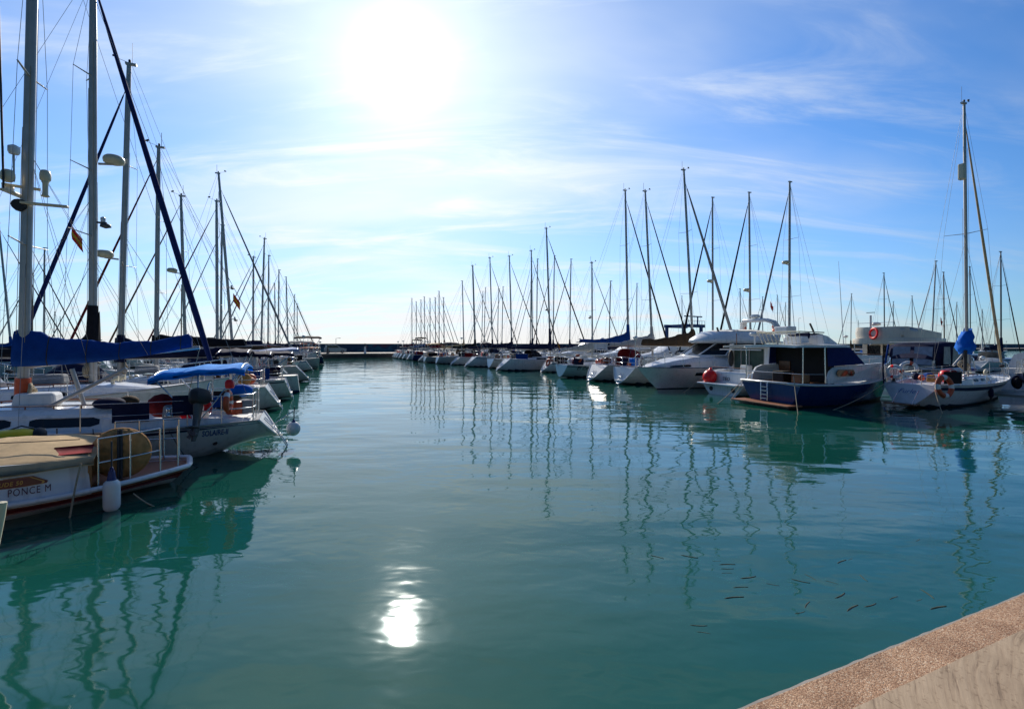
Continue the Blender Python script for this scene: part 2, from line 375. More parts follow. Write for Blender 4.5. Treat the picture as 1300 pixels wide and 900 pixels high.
# ------------------------------------------------------------------ water, quay, far pier, breakwater
b = MB(); b.add([(-3000, -3000, 0), (3000, -3000, 0), (3000, 3000, 0), (-3000, 3000, 0)], [(0, 1, 2, 3)], 'water')
tag(b.build('water'), kind='structure')
QA = V(1.009, 2.087, 0); qd = V(.922, .387, 0); qn = V(.387, -.922, 0); QZ = 1.1
qrot = math.atan2(qd.y, qd.x)
def quay():
    e = bpy.data.objects.new('quay', None); COL.objects.link(e); e.location = (QA.x, QA.y, 0); e.rotation_euler = (0, 0, qrot); tag(e, kind='structure')
    random.seed(5)
    w = MB(); w.box((10, -4.1, -1 + (QZ - .02) / 2 + 1 - 1.0), (90, 8.1, QZ + 1.98), 'concrete'); w.build('quay_body', e)
    # pebble-dash edging with a slightly uneven outline, then the broomed slab, a joint between slabs
    def strip(x0, x1, y0, y1, z, m, jit0, jit1, step=.09, th=.02):
        n = int((x1 - x0) / step); g0 = []; g1 = []
        for i in range(n + 1):
            x = x0 + (x1 - x0) * i / n
            g0.append(V(x, y0 + random.uniform(-jit0, jit0), z)); g1.append(V(x, y1 + random.uniform(-jit1, jit1), z))
        q = MB(); q.sheet([g0, g1], th, m, False); return q
    strip(-6, 14, -.012, -.206, QZ, 'aggregate', .002, .0035, .06, .03).build('edging', e)
    q = strip(-6, 14, .002, -.012, QZ - .003, 'concrete', .003, .002, .06, .03); q.build('edge_lip', e)
    strip(-6, .636, -.2035, -6, QZ + .003, 'broomed', .0012, 0, .11, .03).build('paving_slab', e, .004)
    strip(.644, 14, -.2035, -6, QZ + .004, 'broomed', .0012, 0, .11, .03).build('paving_slab', e, .004)
    d = MB(); d.box((4, -3.2, QZ - .022), (30, 6.03, .03), 'concrete'); d.build('joint_bed', e)
quay()

PT = 98.0     # far pier
def far_structures():
    p = bpy.data.objects.new('far_pier', None); COL.objects.link(p); p.location = st(0, PT); p.rotation_euler = (0, 0, A); tag(p, kind='structure')
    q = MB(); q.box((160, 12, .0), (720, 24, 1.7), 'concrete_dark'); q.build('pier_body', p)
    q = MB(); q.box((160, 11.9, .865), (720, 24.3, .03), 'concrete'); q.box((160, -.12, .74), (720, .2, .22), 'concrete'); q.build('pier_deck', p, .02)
    w = thing('breakwater_wall', 'long dark wall with blue and red painted mural closing the far end of the harbour', 'wall', st(0, PT + 16), A)
    q = MB(); q.box((160, 0, 1.75), (720, .8, 1.9), 'mural'); q.build('painted_face', w)
    q = MB(); q.box((160, .1, 2.76), (720, 1.1, .12), 'concrete'); q.build('coping', w)
far_structures()

# ------------------------------------------------------------------ hulls
class Hull:
    def __init__(s, L, B, fs, fm, fb, tr=.66, um=.42, rs=.5, rb=.9, zk=-.35, zks=.06, q=.52, qb=.85, keelr=.32, pw=2.1, qs=None):
        s.qs = q if qs is None else qs
        s.L, s.B, s.fs, s.fm, s.fb, s.tr, s.um, s.rs, s.rb, s.zkm, s.zks, s.q, s.qb, s.kr, s.pw = L, B, fs, fm, fb, tr, um, rs, rb, zk, zks, q, qb, keelr, pw
        # sheer: parabola through stern, middle, bow
        c = fs; a = 2 * (fb + fs - 2 * fm); s.sa, s.sb, s.sc = a, fb - fs - a, c
    def zs(s, u): return s.sa * u * u + s.sb * u + s.sc
    def zk(s, u):
        k = min(1, u / s.kr); k = k * k * (3 - 2 * k); return lp(s.zks, s.zkm, k)
    def hb(s, u):
        if u < s.um: k = 1 - (1 - u / s.um) ** 2; return s.B / 2 * lp(s.tr, 1, k)
        k = (u - s.um) / (1 - s.um); return s.B / 2 * max(0.0, 1 - k ** s.pw) ** .92
    def qq(s, u):
        if u < .35: return lp(s.qs, s.q, u / .35)
        return lp(s.q, s.qb, max(0, (u - .35) / .65) ** 1.3)
    def xs(s, z): return s.rs * max(-.2, z) / s.fs
    def xb(s, z): return s.L - s.rb * max(0, (s.fb - z) / (s.fb - s.zkm)) ** 1.15
    def at(s, u, w, side=1):
        z = lp(s.zk(u), s.zs(u), w); y = s.hb(u) * w ** s.qq(u) + .012 * (1 if u > .985 else 0) * w
        return V(lp(s.xs(z), s.xb(z), u), side * y, z)
    def u_of(s, x, z): return min(1, max(0, (x - s.xs(z)) / (s.xb(z) - s.xs(z))))
    def y(s, x, z):
        u = s.u_of(x, z); w = min(1, max(.001, (z - s.zk(u)) / (s.zs(u) - s.zk(u)))); return s.hb(u) * w ** s.qq(u)
    def sheer(s, x):
        z = s.fm
        for _ in range(4): z = s.zs(s.u_of(x, z))
        return z
    def build(s, parent, top='gelcoat', boot='stripe_navy', anti='antifoul', stripe=None, stripe2=None, transom=None, n=22, deck='deck_white', deckm=None, rub=None, srng=(.86, .92)):
        f0 = lambda z: (z - s.zkm) / (s.fm - s.zkm)
        w0 = f0(0.03); w1 = f0(.10); ws = sorted({0.0, w0 * .35, w0 * .7, w0, w1, lp(w1, 1, .25), lp(w1, 1, .5), .74, .80, .86, .92, 1.0})
        def rm(wa, wb):
            c = (wa + wb) / 2
            if c < w0: return anti
            if c < w1: return boot
            if stripe and srng[0] < c < srng[1]: return stripe
            if stripe2 and .74 < c < .80: return stripe2
            return top
        us = [0, .02, .05] + [.1 + .9 * i / n for i in range(n + 1)]
        us = [u for u in us if u < .97] + [.975, .99, 1.0]
        h = MB()
        for k in range(len(ws) - 1):
            for side in (1, -1):
                g = [[s.at(u, ws[k + d], side) for d in (0, 1)] for u in us]
                vs = [p for r in g for p in r]; fs = []; mats_ = []
                for i in range(len(us) - 1):
                    a = 2 * i; fs.append((a, a + 2, a + 3, a + 1) if side < 0 else (a + 1, a + 3, a + 2, a))
                for i, f_ in enumerate(fs):
                    m_ = rm(ws[k], ws[k + 1]); zc = (g[i][0].z + g[i][1].z + g[i + 1][0].z + g[i + 1][1].z) / 4
                    if us[i] < s.kr and (ws[k] + ws[k + 1]) / 2 < w1 and zc > .05: m_ = top if zc > .11 else boot
                    mats_.append(m_)
                groups = {}
                for f_, m_ in zip(fs, mats_): groups.setdefault(m_, []).append(f_)
                o_ = len(h.v); h.v += [tuple(v_) for v_ in vs]
                for m_, ff in groups.items():
                    i_ = h.mi(m_)
                    for f_ in ff: h.f.append([a_ + o_ for a_ in f_]); h.m.append(i_); h.sm.append(True)
        tp = [s.at(0, w, 1) for w in ws[::-1]] + [s.at(0, w, -1) for w in ws[1:]]
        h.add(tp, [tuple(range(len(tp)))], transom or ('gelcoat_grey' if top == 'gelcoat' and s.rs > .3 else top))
        ho = h.build('hull', parent)
        # deck with a low toe rail
        d = MB(); g = []
        for u in us:
            e = s.at(u, 1.0, 1); yy = max(0.0, e.y - .035); z = e.z - .045
            g.append([V(e.x, yy * q_, z + .05 * s.B / 3 * (1 - q_ * q_)) for q_ in (1, .8, .45, 0, -.45, -.8, -1)])
        d.sheet(g, .02, deckm or deck, True)
        for side in (1, -1):
            d.tube([s.at(u, 1.0, side) + V(0, -.012 * side, .004) for u in us], .022, rub or 'alu', 6)
        d.build('deck', parent)
        return ho

def lettering(parent, hull, text, x, z, size, side, m, shear=0.0, spacing=1.0, bold=0.0, slope=0.0, name='lettering', xs=1.0):
    cu = bpy.data.curves.new('t', 'FONT'); cu.body = text; cu.size = size; cu.shear = shear; cu.space_character = spacing; cu.offset = bold; cu.resolution_u = 3; cu.align_x = 'CENTER'
    o = bpy.data.objects.new('t', cu); COL.objects.link(o); dg = bpy.context.evaluated_depsgraph_get()
    me = bpy.data.meshes.new_from_object(o.evaluated_get(dg)); bpy.data.objects.remove(o); bpy.data.curves.remove(cu)
    for v in me.vertices:
        tx, tz = v.co.x * xs, v.co.y
        X = x - side * tx; Zz = z + tz + slope * tx
        v.co = (X, side * (hull.y(X, Zz) + .006), Zz)
    me.name = name; me.materials.clear(); me.materials.append(M[m]); lo = bpy.data.objects.new(name, me); COL.objects.link(lo); lo.parent = parent
    return lo
def flat_text(parent, text, origin, right, up, size, m, shear=0.0, bold=0.0, name='lettering'):
    cu = bpy.data.curves.new('t', 'FONT'); cu.body = text; cu.size = size; cu.shear = shear; cu.offset = bold; cu.resolution_u = 3; cu.align_x = 'CENTER'
    o = bpy.data.objects.new('t', cu); COL.objects.link(o); dg = bpy.context.evaluated_depsgraph_get()
    me = bpy.data.meshes.new_from_object(o.evaluated_get(dg)); bpy.data.objects.remove(o); bpy.data.curves.remove(cu)
    o_, r_, u_ = Vector(origin), Vector(right).normalized(), Vector(up).normalized(); nn = r_.cross(u_)
    for v in me.vertices: v.co = o_ + r_ * v.co.x + u_ * v.co.y + nn * .006
    me.materials.clear(); me.materials.append(M[m]); lo = bpy.data.objects.new(name, me); COL.objects.link(lo); lo.parent = parent
    return lo

class Cabin:
    """coachroof: stations (x, half width, base z, height)"""
    def __init__(s, sts, tw=.82, shoulder=.72): s.st, s.tw, s.sh = sts, tw, shoulder
    def ring(s, x):
        a = s.st
        for i in range(len(a) - 1):
            if a[i][0] <= x <= a[i + 1][0] or i == len(a) - 2:
                k = min(1, max(0, (x - a[i][0]) / (a[i + 1][0] - a[i][0]))); p = [lp(a[i][j], a[i + 1][j], k) for j in range(4)]; break
        _, w, z, h = p
        return [V(x, -w, z), V(x, -w * lp(1, s.tw, s.sh), z + h * s.sh), V(x, -w * s.tw * .86, z + h * .95), V(x, -w * .3, z + h * 1.05), V(x, w * .3, z + h * 1.05), V(x, w * s.tw * .86, z + h * .95), V(x, w * lp(1, s.tw, s.sh), z + h * s.sh), V(x, w, z)]
    def build(s, parent, m='gelcoat', name='coachroof'):
        b = MB(); rings = [s.ring(a[0]) for a in s.st]
        b.loft(rings, m, True, True, False); return b.build(name, parent, .03, 2)
    def window(s, parent, x0, x1, f0=.3, f1=.8, m='glass_dark', sides=(1, -1), name='window', slant=.0, tip=.5):
        for sd_ in sides:
            n = 8; g = []
            for i in range(n + 1):
                k = i / n; x = lp(x0, x1, k); r = s.ring(x); lo, hi = (r[0], r[1]) if sd_ < 0 else (r[7], r[6])
                t = 1.0 if tip >= 1 else min(1, (min(k, 1 - k) / .18 + tip))
                mid = (f0 + f1) / 2; a_ = lp(mid, f0, t); b_ = lp(mid, f1, t)
                off = V(0, sd_ * .012, .002)
                g.append([lo.lerp(hi, a_) + off + V(slant * a_, 0, 0), lo.lerp(hi, b_) + off + V(slant * b_, 0, 0)])
            b = MB(); b.sheet(g, .02, m, False, (0, -sd_, 0)); b.build(name, parent)

def curved_rail(hull, x0, x1, side, h, inset=.07, n=8, z0=None):
    out = []
    for i in range(n + 1):
        x = lp(x0, x1, i / n); z = hull.sheer(x); out.append(V(x, side * max(0, hull.y(x, z) - inset), z + h))
    return out
def guard_rails(parent, hull, det, xs0, xs1, h=.6):
    for side in (1, -1):
        b = MB(); n = max(3, int((xs1 - xs0) / 1.7)); r = .012
        for i in range(n + 1):
            x = lp(xs0, xs1, i / n); p = curved_rail(hull, x, x, side, 0, n=1)[0]
            b.tube([p, p + V(0, 0, h)], r, 'steel', 6)
        for hh in (h - .01, h * .55):
            b.tube(curved_rail(hull, xs0, xs1, side, hh), .006, 'steel', 5)
        b.build('guard_rail', parent)
def bow_rail(parent, hull, x0, h=.62, r=.016):
    b = MB(); L = hull.L
    for hh in (h, h * .5):
        p = curved_rail(hull, x0, L - .12, 1, hh, .08, 6); q = [V(a.x, -a.y, a.z) for a in p][::-1]
        tip = V(L + .02, 0, hull.sheer(L) + hh + .04) if hh == h else None
        b.tube(p + ([tip] if tip else []) + q, r, 'steel', 7)
    for x in (x0, (x0 + L) / 2, L - .2):
        for sd_ in (1, -1):
            a = curved_rail(hull, x, x, sd_, 0, .08, 1)[0]; b.tube([a, a + V(0, 0, h)], r, 'steel', 6)
    b.build('pulpit', parent)
def stern_rail(parent, hull, x1=1.6, h=.65, r=.016, gap=.35, x0=None):
    b = MB(); x0 = hull.rs + .12 if x0 is None else x0
    for sd_ in (1, -1):
        for hh in (h, h * .5):
            p = curved_rail(hull, x1, x0, sd_, hh, .07, 4); p.append(V(x0 - .02, sd_ * gap, p[-1].z)); b.tube(p, r, 'steel', 7)
        for x in (x1, (x0 + x1) / 2, x0):
            a = curved_rail(hull, x, x, sd_, 0, .07, 1)[0]; b.tube([a, a + V(0, 0, h)], r, 'steel', 6)
        b.tube([V(x0 - .02, sd_ * gap, hull.sheer(x0)), V(x0 - .02, sd_ * gap, hull.sheer(x0) + h)], r, 'steel', 6)
    b.build('pushpit', parent)

def sail_cover(parent, mx, z, ln, m, hm=.75, ht=.26, th=.2, dirn=-1, droop=.0, end=None, pile=1.0):
    """canvas cover laid over the boom, tall at the mast; dirn -1 runs aft"""
    b = MB(); n = 44; rings = []; rnd = random.Random(int(abs(mx) * 977 + abs(ln) * 131))
    for i in range(n + 1):
        k = i / n; x = mx + dirn * (k * ln - .16); h = ht + (hm - ht) * max(0, 1 - k * 1.25) ** pile; w = th * (1 - .45 * k) * (1 if i else .8)
        tie = .5 + .5 * math.cos(2 * math.pi * k * abs(ln) / .62); h *= 1 + .05 * math.sin(k * 23 + mx) + rnd.uniform(-.025, .025) - .06 * tie ** 6; w *= 1 - .16 * tie ** 6 + rnd.uniform(-.06, .06); zz = z + droop * k * k; wob = rnd.uniform(-.012, .012)
        if i == n: h *= .6; w *= .5
        rings.append([V(x, w * .55 + wob, zz - .04), V(x, w * .98 + wob, zz + h * .16), V(x, w * .72 + wob, zz + h * .5), V(x, w * .30, zz + h * .86), V(x, 0, zz + h), V(x, -w * .30, zz + h * .86), V(x, -w * .72 + wob, zz + h * .5), V(x, -w * .98 + wob, zz + h * .16), V(x, -w * .55 + wob, zz - .04)])
    b.loft(rings, m, True, True, True)
    so = b.build('sail_cover', parent)
    if th > .19 or hm > .8:
        nt_ = max(2, int(abs(ln) / .62))
        for j in range(1, nt_ + 1):
            t = MB(); i = min(n - 1, round(j * .62 / abs(ln) * n)); r_ = rings[i]; t.tube([p_ + (p_ - V(p_.x, 0, (r_[0].z + r_[4].z) / 2)) * .02 for p_ in r_], .010, 'rope_dark', 4); t.build('sail_tie', so)
    return so
def bimini(parent, x0, x1, w, z, camber, m, base_z, tilt=0.0, frame=True, name='bimini', th=.035, valance=.08):
    g = []; n = 8
    for i in range(n + 1):
        k = i / n; x = lp(x0, x1, k); sag = -.05 * abs(math.sin(k * math.pi * 2)); zz = z + tilt * (k - .5) + sag - .16 * max(0, abs(k - .5) - .38) * 6
        row = [V(x, w * c, zz - camber * abs(c) ** 2.4) for c in (-1, -.9, -.7, -.4, 0, .4, .7, .9, 1)]
        row = [row[0] - V(0, 0, valance)] + row + [row[-1] - V(0, 0, valance)]
        g.append(row)
    b = MB(); b.sheet(g, th, m, True); o = b.build(name, parent)
    if frame:
        f = MB(); mid = (x0 + x1) / 2
        for xx in (x0 + .08, mid, x1 - .08):
            k = (xx - x0) / (x1 - x0); top = [V(xx, w * c * .97, z + tilt * (k - .5) - camber * abs(c) ** 2.4 - th - .03) for c in (-1, -.8, -.4, 0, .4, .8, 1)]
            f.tube([V(mid, -w * .98, base_z)] + top + [V(mid, w * .98, base_z)], .016, 'steel', 7)
        f.build('bimini_frame', o)
    return o
def sprayhood(parent, x0, x1, w, z, h, m, win='clear_vinyl', name='sprayhood'):
    prof = [(0, .05), (.18, .62), (.42, .95), (.7, 1.0), (1.0, 1.02)]; g = []
    for k, hh in prof:
        x = lp(x1, x0, k); ww = w * lp(.82, 1, k); n = 10
        g.append([V(x, ww * -math.cos(math.pi * i / n) ** 1 if True else 0, z + h * hh * (math.sin(math.pi * i / n) ** .45 if 0 < i < n else 0)) for i in range(n + 1)])
    b = MB(); b.sheet(g, .02, m, True, (-.5, 0, -.8)); o = b.build(name, parent)
    q = MB()
    for (i0, i1) in ((2, 4), (4, 6), (6, 8)):
        c = [g[0][i0].lerp(g[1][i0], .25), g[0][i1].lerp(g[1][i1], .25), g[0][i1].lerp(g[1][i1], .95), g[0][i0].lerp(g[1][i0], .95)]
        cc = (c[0] + c[1] + c[2] + c[3]) / 4; c = [cc + (p - cc) * .86 + V(.012, 0, .012) for p in c]
        q.sheet([[c[0], c[1]], [c[3], c[2]]], .006, win, False, (-.7, 0, -.6))
    q.build('sprayhood_window', o); return o

def radar(parent, c, r=.3, m='plastic_white', bracket=(0, 0, 0), name='radar_dome'):
    b = MB(); b.lathe([(r * .55, -.12), (r * .94, -.08), (r, 0), (r * .96, .07), (r * .72, .13), (.02, .15)], c, m, 18)
    bx = Vector(bracket)
    if bx.length: b.tube([Vector(c) + V(0, 0, -.12), Vector(c) + bx + V(0, 0, -.16)], .035, 'alu', 6)
    return b.build(name, parent)

def rig(root, hull, p, det):
    """mast and everything it carries; the mast leans aft by rake"""
    mx, H, rake, mr = p['mx'], p['H'], p.get('rake', .25), p.get('mr', .085)
    mm = p.get('mastm', 'alu'); z0 = p.get('mz', hull.sheer(mx) + .3)
    ax = lambda z: mx - rake * max(0, (z - z0) / (H - z0)) ; ly = p.get('lean', 0.0)
    mp = lambda z: V(ax(z), ly * max(0, (z - z0) / (H - z0)), z)
    b = MB(); b.tube([mp(z0 - .25), mp(lp(z0, H, .5)), mp(lp(z0, H, .85)), mp(H)], [mr, mr, mr * .92, mr * .72], mm, 12, flat=.72)
    b.box(mp(H) + V(-.06, 0, .02), (.34, .12, .07), 'alu_dark' if mm == 'wood_mast' else mm)
    mo = b.build('mast', root)
    # masthead gear
    if det >= 1:
        q = MB(); t = mp(H) + V(0, 0, .06)
        q.tube([t + V(-.12, .05, 0), t + V(-.12, .05, .75 if det > 1 else .6)], .006 if det > 1 else .011, 'alu_dark', 5)
        q.tube([t, t + V(.42, 0, .12)], .008, 'alu_dark', 5); q.box(t + V(.44, 0, .17), (.12, .012, .07), 'alu_dark'); q.lathe([(.05, -.02), (.05, .03)], t + V(.40, 0, .2), 'alu_dark', 8)
        q.lathe([(.04, 0), (.045, .1), (.02, .13)], t + V(-.02, 0, 0), 'rubber', 8)
        q.build('masthead_gear', mo)
    sp = p.get('spreaders', (.36, .68) if H > 11.5 else (.5,)); B2 = hull.B / 2; tips = []
    for i, s_ in enumerate(sp):
        z = lp(z0, H, s_); w = (B2 * (.52 if len(sp) > 1 else .6)) * (1 - .22 * i); c = mp(z); aft = p.get('sweep', .18)
        for sd_ in (1, -1):
            q = MB(); tip = c + V(-aft, sd_ * w, .05); q.tube([c, tip], [.034 if det > 1 else .03, .02], mm, 6, flat=.5); q.build('spreader', mo); tips.append((sd_, i, tip))
    for rz_ in p.get('radars', ()):   # (height, direction x, kind)
        z, dx, kind = rz_
        if kind == 'dome': radar(mo, mp(z) + V(dx, 0, .12), .27, 'plastic_cream', (-dx * .75, 0, 0))
        elif kind == 'lamp':
            q = MB(); q.box(mp(z) + V(dx * .6, 0, 0), (abs(dx), .06, .05), 'alu_dark'); q.lathe([(.02, 0), (.13, -.05), (.14, -.12), (.03, -.16)], mp(z) + V(dx, 0, 0), 'alu_dark', 12); q.lathe([(.06, .02), (.07, .14), (.03, .18)], mp(z) + V(dx * .8, 0, 0), 'plastic_white', 10); q.build('deck_light', mo)
        elif kind == 'box':
            q = MB(); q.box(mp(z) + V(dx, 0, 0), (.26, .26, .75), 'plastic_cream'); q.build('radar_reflector', mo, .05)
    # wires
    wr = p.get('wr', .005 if det > 1 else (.0075 if det else .009)); top = mp(H - .05); hd = mp(lp(z0, H, p.get('hound', .97)))
    bowp = V(hull.L - .18, 0, hull.sheer(hull.L - .2) + .05); stp = V(hull.rs + .15, 0, hull.sheer(hull.rs + .2))
    chain = lambda sd_: V(mx - .25, sd_ * (hull.y(mx - .25, hull.sheer(mx)) - .05), hull.sheer(mx - .25))
    if det >= 1:
        for sd_ in (1, -1):
            q = MB(); q.tube([top] + [t for (s2, i, t) in sorted(tips, key=lambda a: -a[1]) if s2 == sd_] + [chain(sd_)], wr, 'wire', 4); q.build('shroud', mo)
            q = MB(); q.tube([mp(lp(z0, H, sp[0] - .02)), chain(sd_) + V(-.3, 0, 0)], wr, 'wire', 4); q.build('shroud', mo)
        q = MB(); q.tube([top + V(-.1, 0, 0), stp], wr, 'wire', 4); q.build('backstay', mo)
    else:
        q = MB()
        for sd_ in (1, -1): q.tube([top] + [t for (s2, i, t) in sorted(tips, key=lambda a: -a[1]) if s2 == sd_] + [chain(sd_)], wr, 'wire', 4)
        q.tube([top, stp], wr, 'wire', 4); q.build('rigging', mo)
    fs_ = p.get('fore', 'furled'); fm = p.get('forem', 'sailcloth'); fr = p.get('forer', .075); ft = p.get('foretop', .96); fb_ = p.get('forebot', 0.0)
    ftop = mp(lp(z0, H, ft)); bowp = bowp + V(p.get('foredx', 0), 0, 0)
    q = MB()
    if fs_ == 'furled':
        a, c = bowp.lerp(ftop, .045 + fb_), bowp.lerp(ftop, .955)
        q.tube([bowp, a], .012, 'steel', 6); q.lathe([(.09, -.05), (.11, 0), (.09, .05)], bowp.lerp(ftop, .03), 'rubber', 10, (ftop - bowp))
        q.tube([a, a.lerp(c, .12), a.lerp(c, .5), a.lerp(c, .9), c], [fr * .75, fr, fr * .9, fr * .55, fr * .3], fm, 10)
        q.tube([c, ftop], .014, 'alu_dark', 5); q.build('furled_sail', mo)
    else:
        q.tube([bowp, ftop], wr * 1.3, 'wire', 4); q.build('forestay', mo)
    if p.get('inner'):  # second stay further aft with its own sail rolled up
        q = MB(); a = V(hull.L * .8, 0, hull.sheer(hull.L * .8) + .3); c = mp(lp(z0, H, p['inner'][0])); q.tube([a, a.lerp(c, .1), a.lerp(c, .8), c], [.03, p['inner'][2], p['inner'][2] * .6, .02], p['inner'][1], 8); q.build('furled_sail', mo)
    # boom and mainsail
    bl = p.get('boom', hull.L * .36)
    if bl:
        bz = p.get('bz', z0 + .75); be = V(ax(bz) - bl, p.get('boomy', 0), bz + p.get('boomrise', .06))
        q = MB(); q.tube([V(ax(bz) - .05, 0, bz), be], .058, p.get('boomm', mm), 10, flat=.8)
        bo = q.build('boom', root)
        q = MB(); q.tube([be, V(be.x + .3, 0, hull.sheer(max(hull.rs + .2, be.x)) + .3)], .008, 'rope', 5); q.tube([be, top], wr * .8, 'wire', 4); q.build('mainsheet', bo)
        cv = p.get('cover', 'canvas_navy')
        if cv:
            sail_cover(bo, ax(bz), bz + .05, bl * p.get('coverlen', .98), cv, p.get('ch', .75), p.get('ct', .24), p.get('cw', .17), -1, p.get('boomrise', .06), None, p.get('pile', 1.0))
            if p.get('collar', .55):
                c2 = MB(); c2.tube([mp(bz - .12), mp(bz + .4), mp(bz + p.get('ch', .75) + p.get('collar', .55))], [mr * 1.9, mr * 1.75, mr * 1.2], cv, 10); c2.build('mast_collar', bo)
    return mp

def fit_out(root, hull, p, det):
    L, B = hull.L, hull.B; mx = p['mx']; dz = hull.sheer(L * .45) - .05; cx0, cx1 = p.get('cab', (L * .34, L * .78)); ch = p.get('cabh', .42); cw = B * p.get('cabw', .30)
    cm = p.get('cabm', 'gelcoat')
    cab = Cabin([(cx0, cw * .98, hull.sheer(cx0) - .06, ch * 1.02), (lp(cx0, cx1, .45), cw, hull.sheer(lp(cx0, cx1, .45)) - .06, ch), (lp(cx0, cx1, .8), cw * .8, hull.sheer(lp(cx0, cx1, .8)) - .06, ch * .72), (cx1, cw * .55, hull.sheer(cx1) - .06, .05)])
    co = cab.build(root, cm)
    wn = p.get('win', 'strip')
    if wn == 'strip':
        cab.window(co, lp(cx0, cx1, .08), lp(cx0, cx1, .62), .35, .85)
    elif wn == 'ports':
        for k in (.08, .24, .40, .56): cab.window(co, lp(cx0, cx1, k), lp(cx0, cx1, k + .1), .4, .85)
    elif wn == 'two':
        cab.window(co, lp(cx0, cx1, .06), lp(cx0, cx1, .30), .3, .85); cab.window(co, lp(cx0, cx1, .36), lp(cx0, cx1, .6), .3, .85)
    # cockpit coamings and benches
    if det >= 1:
        q = MB(); a0 = hull.rs + .35
        for sd_ in (1, -1):
            g = []
            for i in range(7):
                x = lp(a0, cx0 + .15, i / 6); yy = sd_ * (hull.y(x, hull.sheer(x)) * .72); zz = hull.sheer(x) - .05; hh = .12 + .18 * i / 6
                g.append([V(x, yy + sd_ * .12, zz), V(x, yy + sd_ * .07, zz + hh), V(x, yy - sd_ * .09, zz + hh), V(x, yy - sd_ * .13, zz)])
            q.loft(g, cm, True, True, False)
        q.build('cockpit_coaming', root, .02)
        if p.get('wheel', True):
            q = MB(); wx = hull.rs + (1.15 if L > 8 else .9); q.tube([V(wx + .1, 0, hull.sheer(wx) - .1), V(wx + .1, 0, hull.sheer(wx) + .62)], [.09, .06], 'plastic_white', 10)
            q.arc(V(wx, 0, hull.sheer(wx) + .5), .40, .016, 'steel', (1, 0, 0), n=28, k=6)
            for a in range(5):
                q.tube([V(wx, 0, hull.sheer(wx) + .5), V(wx, .4 * math.cos(a * 1.257), hull.sheer(wx) + .5 + .4 * math.sin(a * 1.257))], .008, 'steel', 4)
            q.build('steering_wheel', root)
        # hatches on the roof
        q = MB(); hx = lp(cx0, cx1, .62); q.box((hx, 0, hull.sheer(hx) - .03 + ch * .9), (.5, .5, .05), 'glass_dark'); q.build('hatch', co, .01)
    if p.get('rails', True) and det >= 1:
        guard_rails(root, hull, det, max(hull.rs + 1.4, 1.6), L - 1.5); bow_rail(root, hull, L - 1.5, .62, .014); stern_rail(root, hull, max(hull.rs + 1.4, 1.6), .65, .014)
    elif det == 0 and p.get('rails', True):
        bow_rail(root, hull, L - 1.4, .6, .013); stern_rail(root, hull, hull.rs + 1.2, .62, .013)
    if p.get('spray'): sprayhood(root, cx0 - .25, cx0 + 1.05, cw * .98, hull.sheer(cx0) + ch * .9, p.get('sprayh', .62), p['spray'])
    if p.get('bim'):
        x0, x1 = p.get('bimx', (hull.rs + .5, cx0 - .35)); zb = p.get('bimz', hull.sheer(1.5) + 1.75)
        bimini(root, x0, x1, B * p.get('bimw', .36), zb, p.get('bimc', .14), p['bim'], hull.sheer(1.2) + .05, p.get('bimt', 0.0))
    if p.get('scoop', True) and hull.rs > .3:
        # swim step and rim of the sugar-scoop stern
        q = MB(); z1 = hull.fs * .93; w = hull.hb(0) * .62; zb = .30
        nrm = V(-hull.fs, 0, hull.rs).normalized()
        tw = [hull.at(0, w_, 1) for w_ in (1, .9, .75, .6, .45, .3, .15)]
        rim = [t * 1 for t in tw] + [V(t.x, -t.y, t.z) for t in tw[::-1]]
        q.tube([t + nrm * .006 for t in rim], .034, 'plastic_white', 6)
        q.build('transom_rim', root)
        q = MB(); q.box((hull.xs(zb) + .02, 0, zb), (.24, hull.hb(0) * ((zb - hull.zks) / (hull.fs - hull.zks)) ** hull.qs * 1.7, .05), 'deck_white'); q.build('swim_step', root, .015)
        if det >= 1:
            q = MB()
            for yy in (-.14, .14): q.tube([V(hull.xs(.75), yy, .78), V(hull.xs(.4) - .06, yy, .4), V(hull.xs(.1) - .1, yy, -.05)], .014, 'steel', 6)
            for zz in (.12, .34, .56): q.tube([V(hull.xs(zz) - .07, -.14, zz), V(hull.xs(zz) - .07, .14, zz)], .014, 'steel', 6)
            q.build('boarding_ladder', root)
    clutter(root, hull, p, det, cx0)
    if det > 1:
        q = MB()
        for sd_ in (1, -1):
            pts = [cab.ring(lp(cx0 + .2, lp(cx0, cx1, .62), i / 6)) for i in range(7)]; k_ = 5 if sd_ > 0 else 2
            q.tube([r_[k_] + V(0, 0, .07) for r_ in pts], .018, 'teak', 6)
            for r_ in pts: q.tube([r_[k_], r_[k_] + V(0, 0, .07)], .014, 'teak', 5)
        q.build('handrail', co)
        for sd_ in (1, -1):
            for x in (cx0 - .35, cx0 - 1.0):
                q = MB(); z = hull.sheer(x) + .22; y = sd_ * hull.y(x, hull.sheer(x)) * .72; q.lathe([(.09, 0), (.10, .04), (.065, .07), (.06, .14), (.085, .18), (.03, .2)], V(x, y, z), 'steel', 12); q.build('winch', root)
        for x, y in ((lp(cx0, cx1, .78), .3), (lp(cx0, cx1, .78), -.3)):
            q = MB(); z = hull.sheer(x) + .2; q.tube([V(x, y, z), V(x, y, z + .14), V(x + .06, y, z + .2), V(x + .14, y, z + .2)], [.05, .05, .06, .085], 'plastic_cream', 8); q.build('cowl_vent', co)
        z0 = hull.sheer(p['mx']) + .3
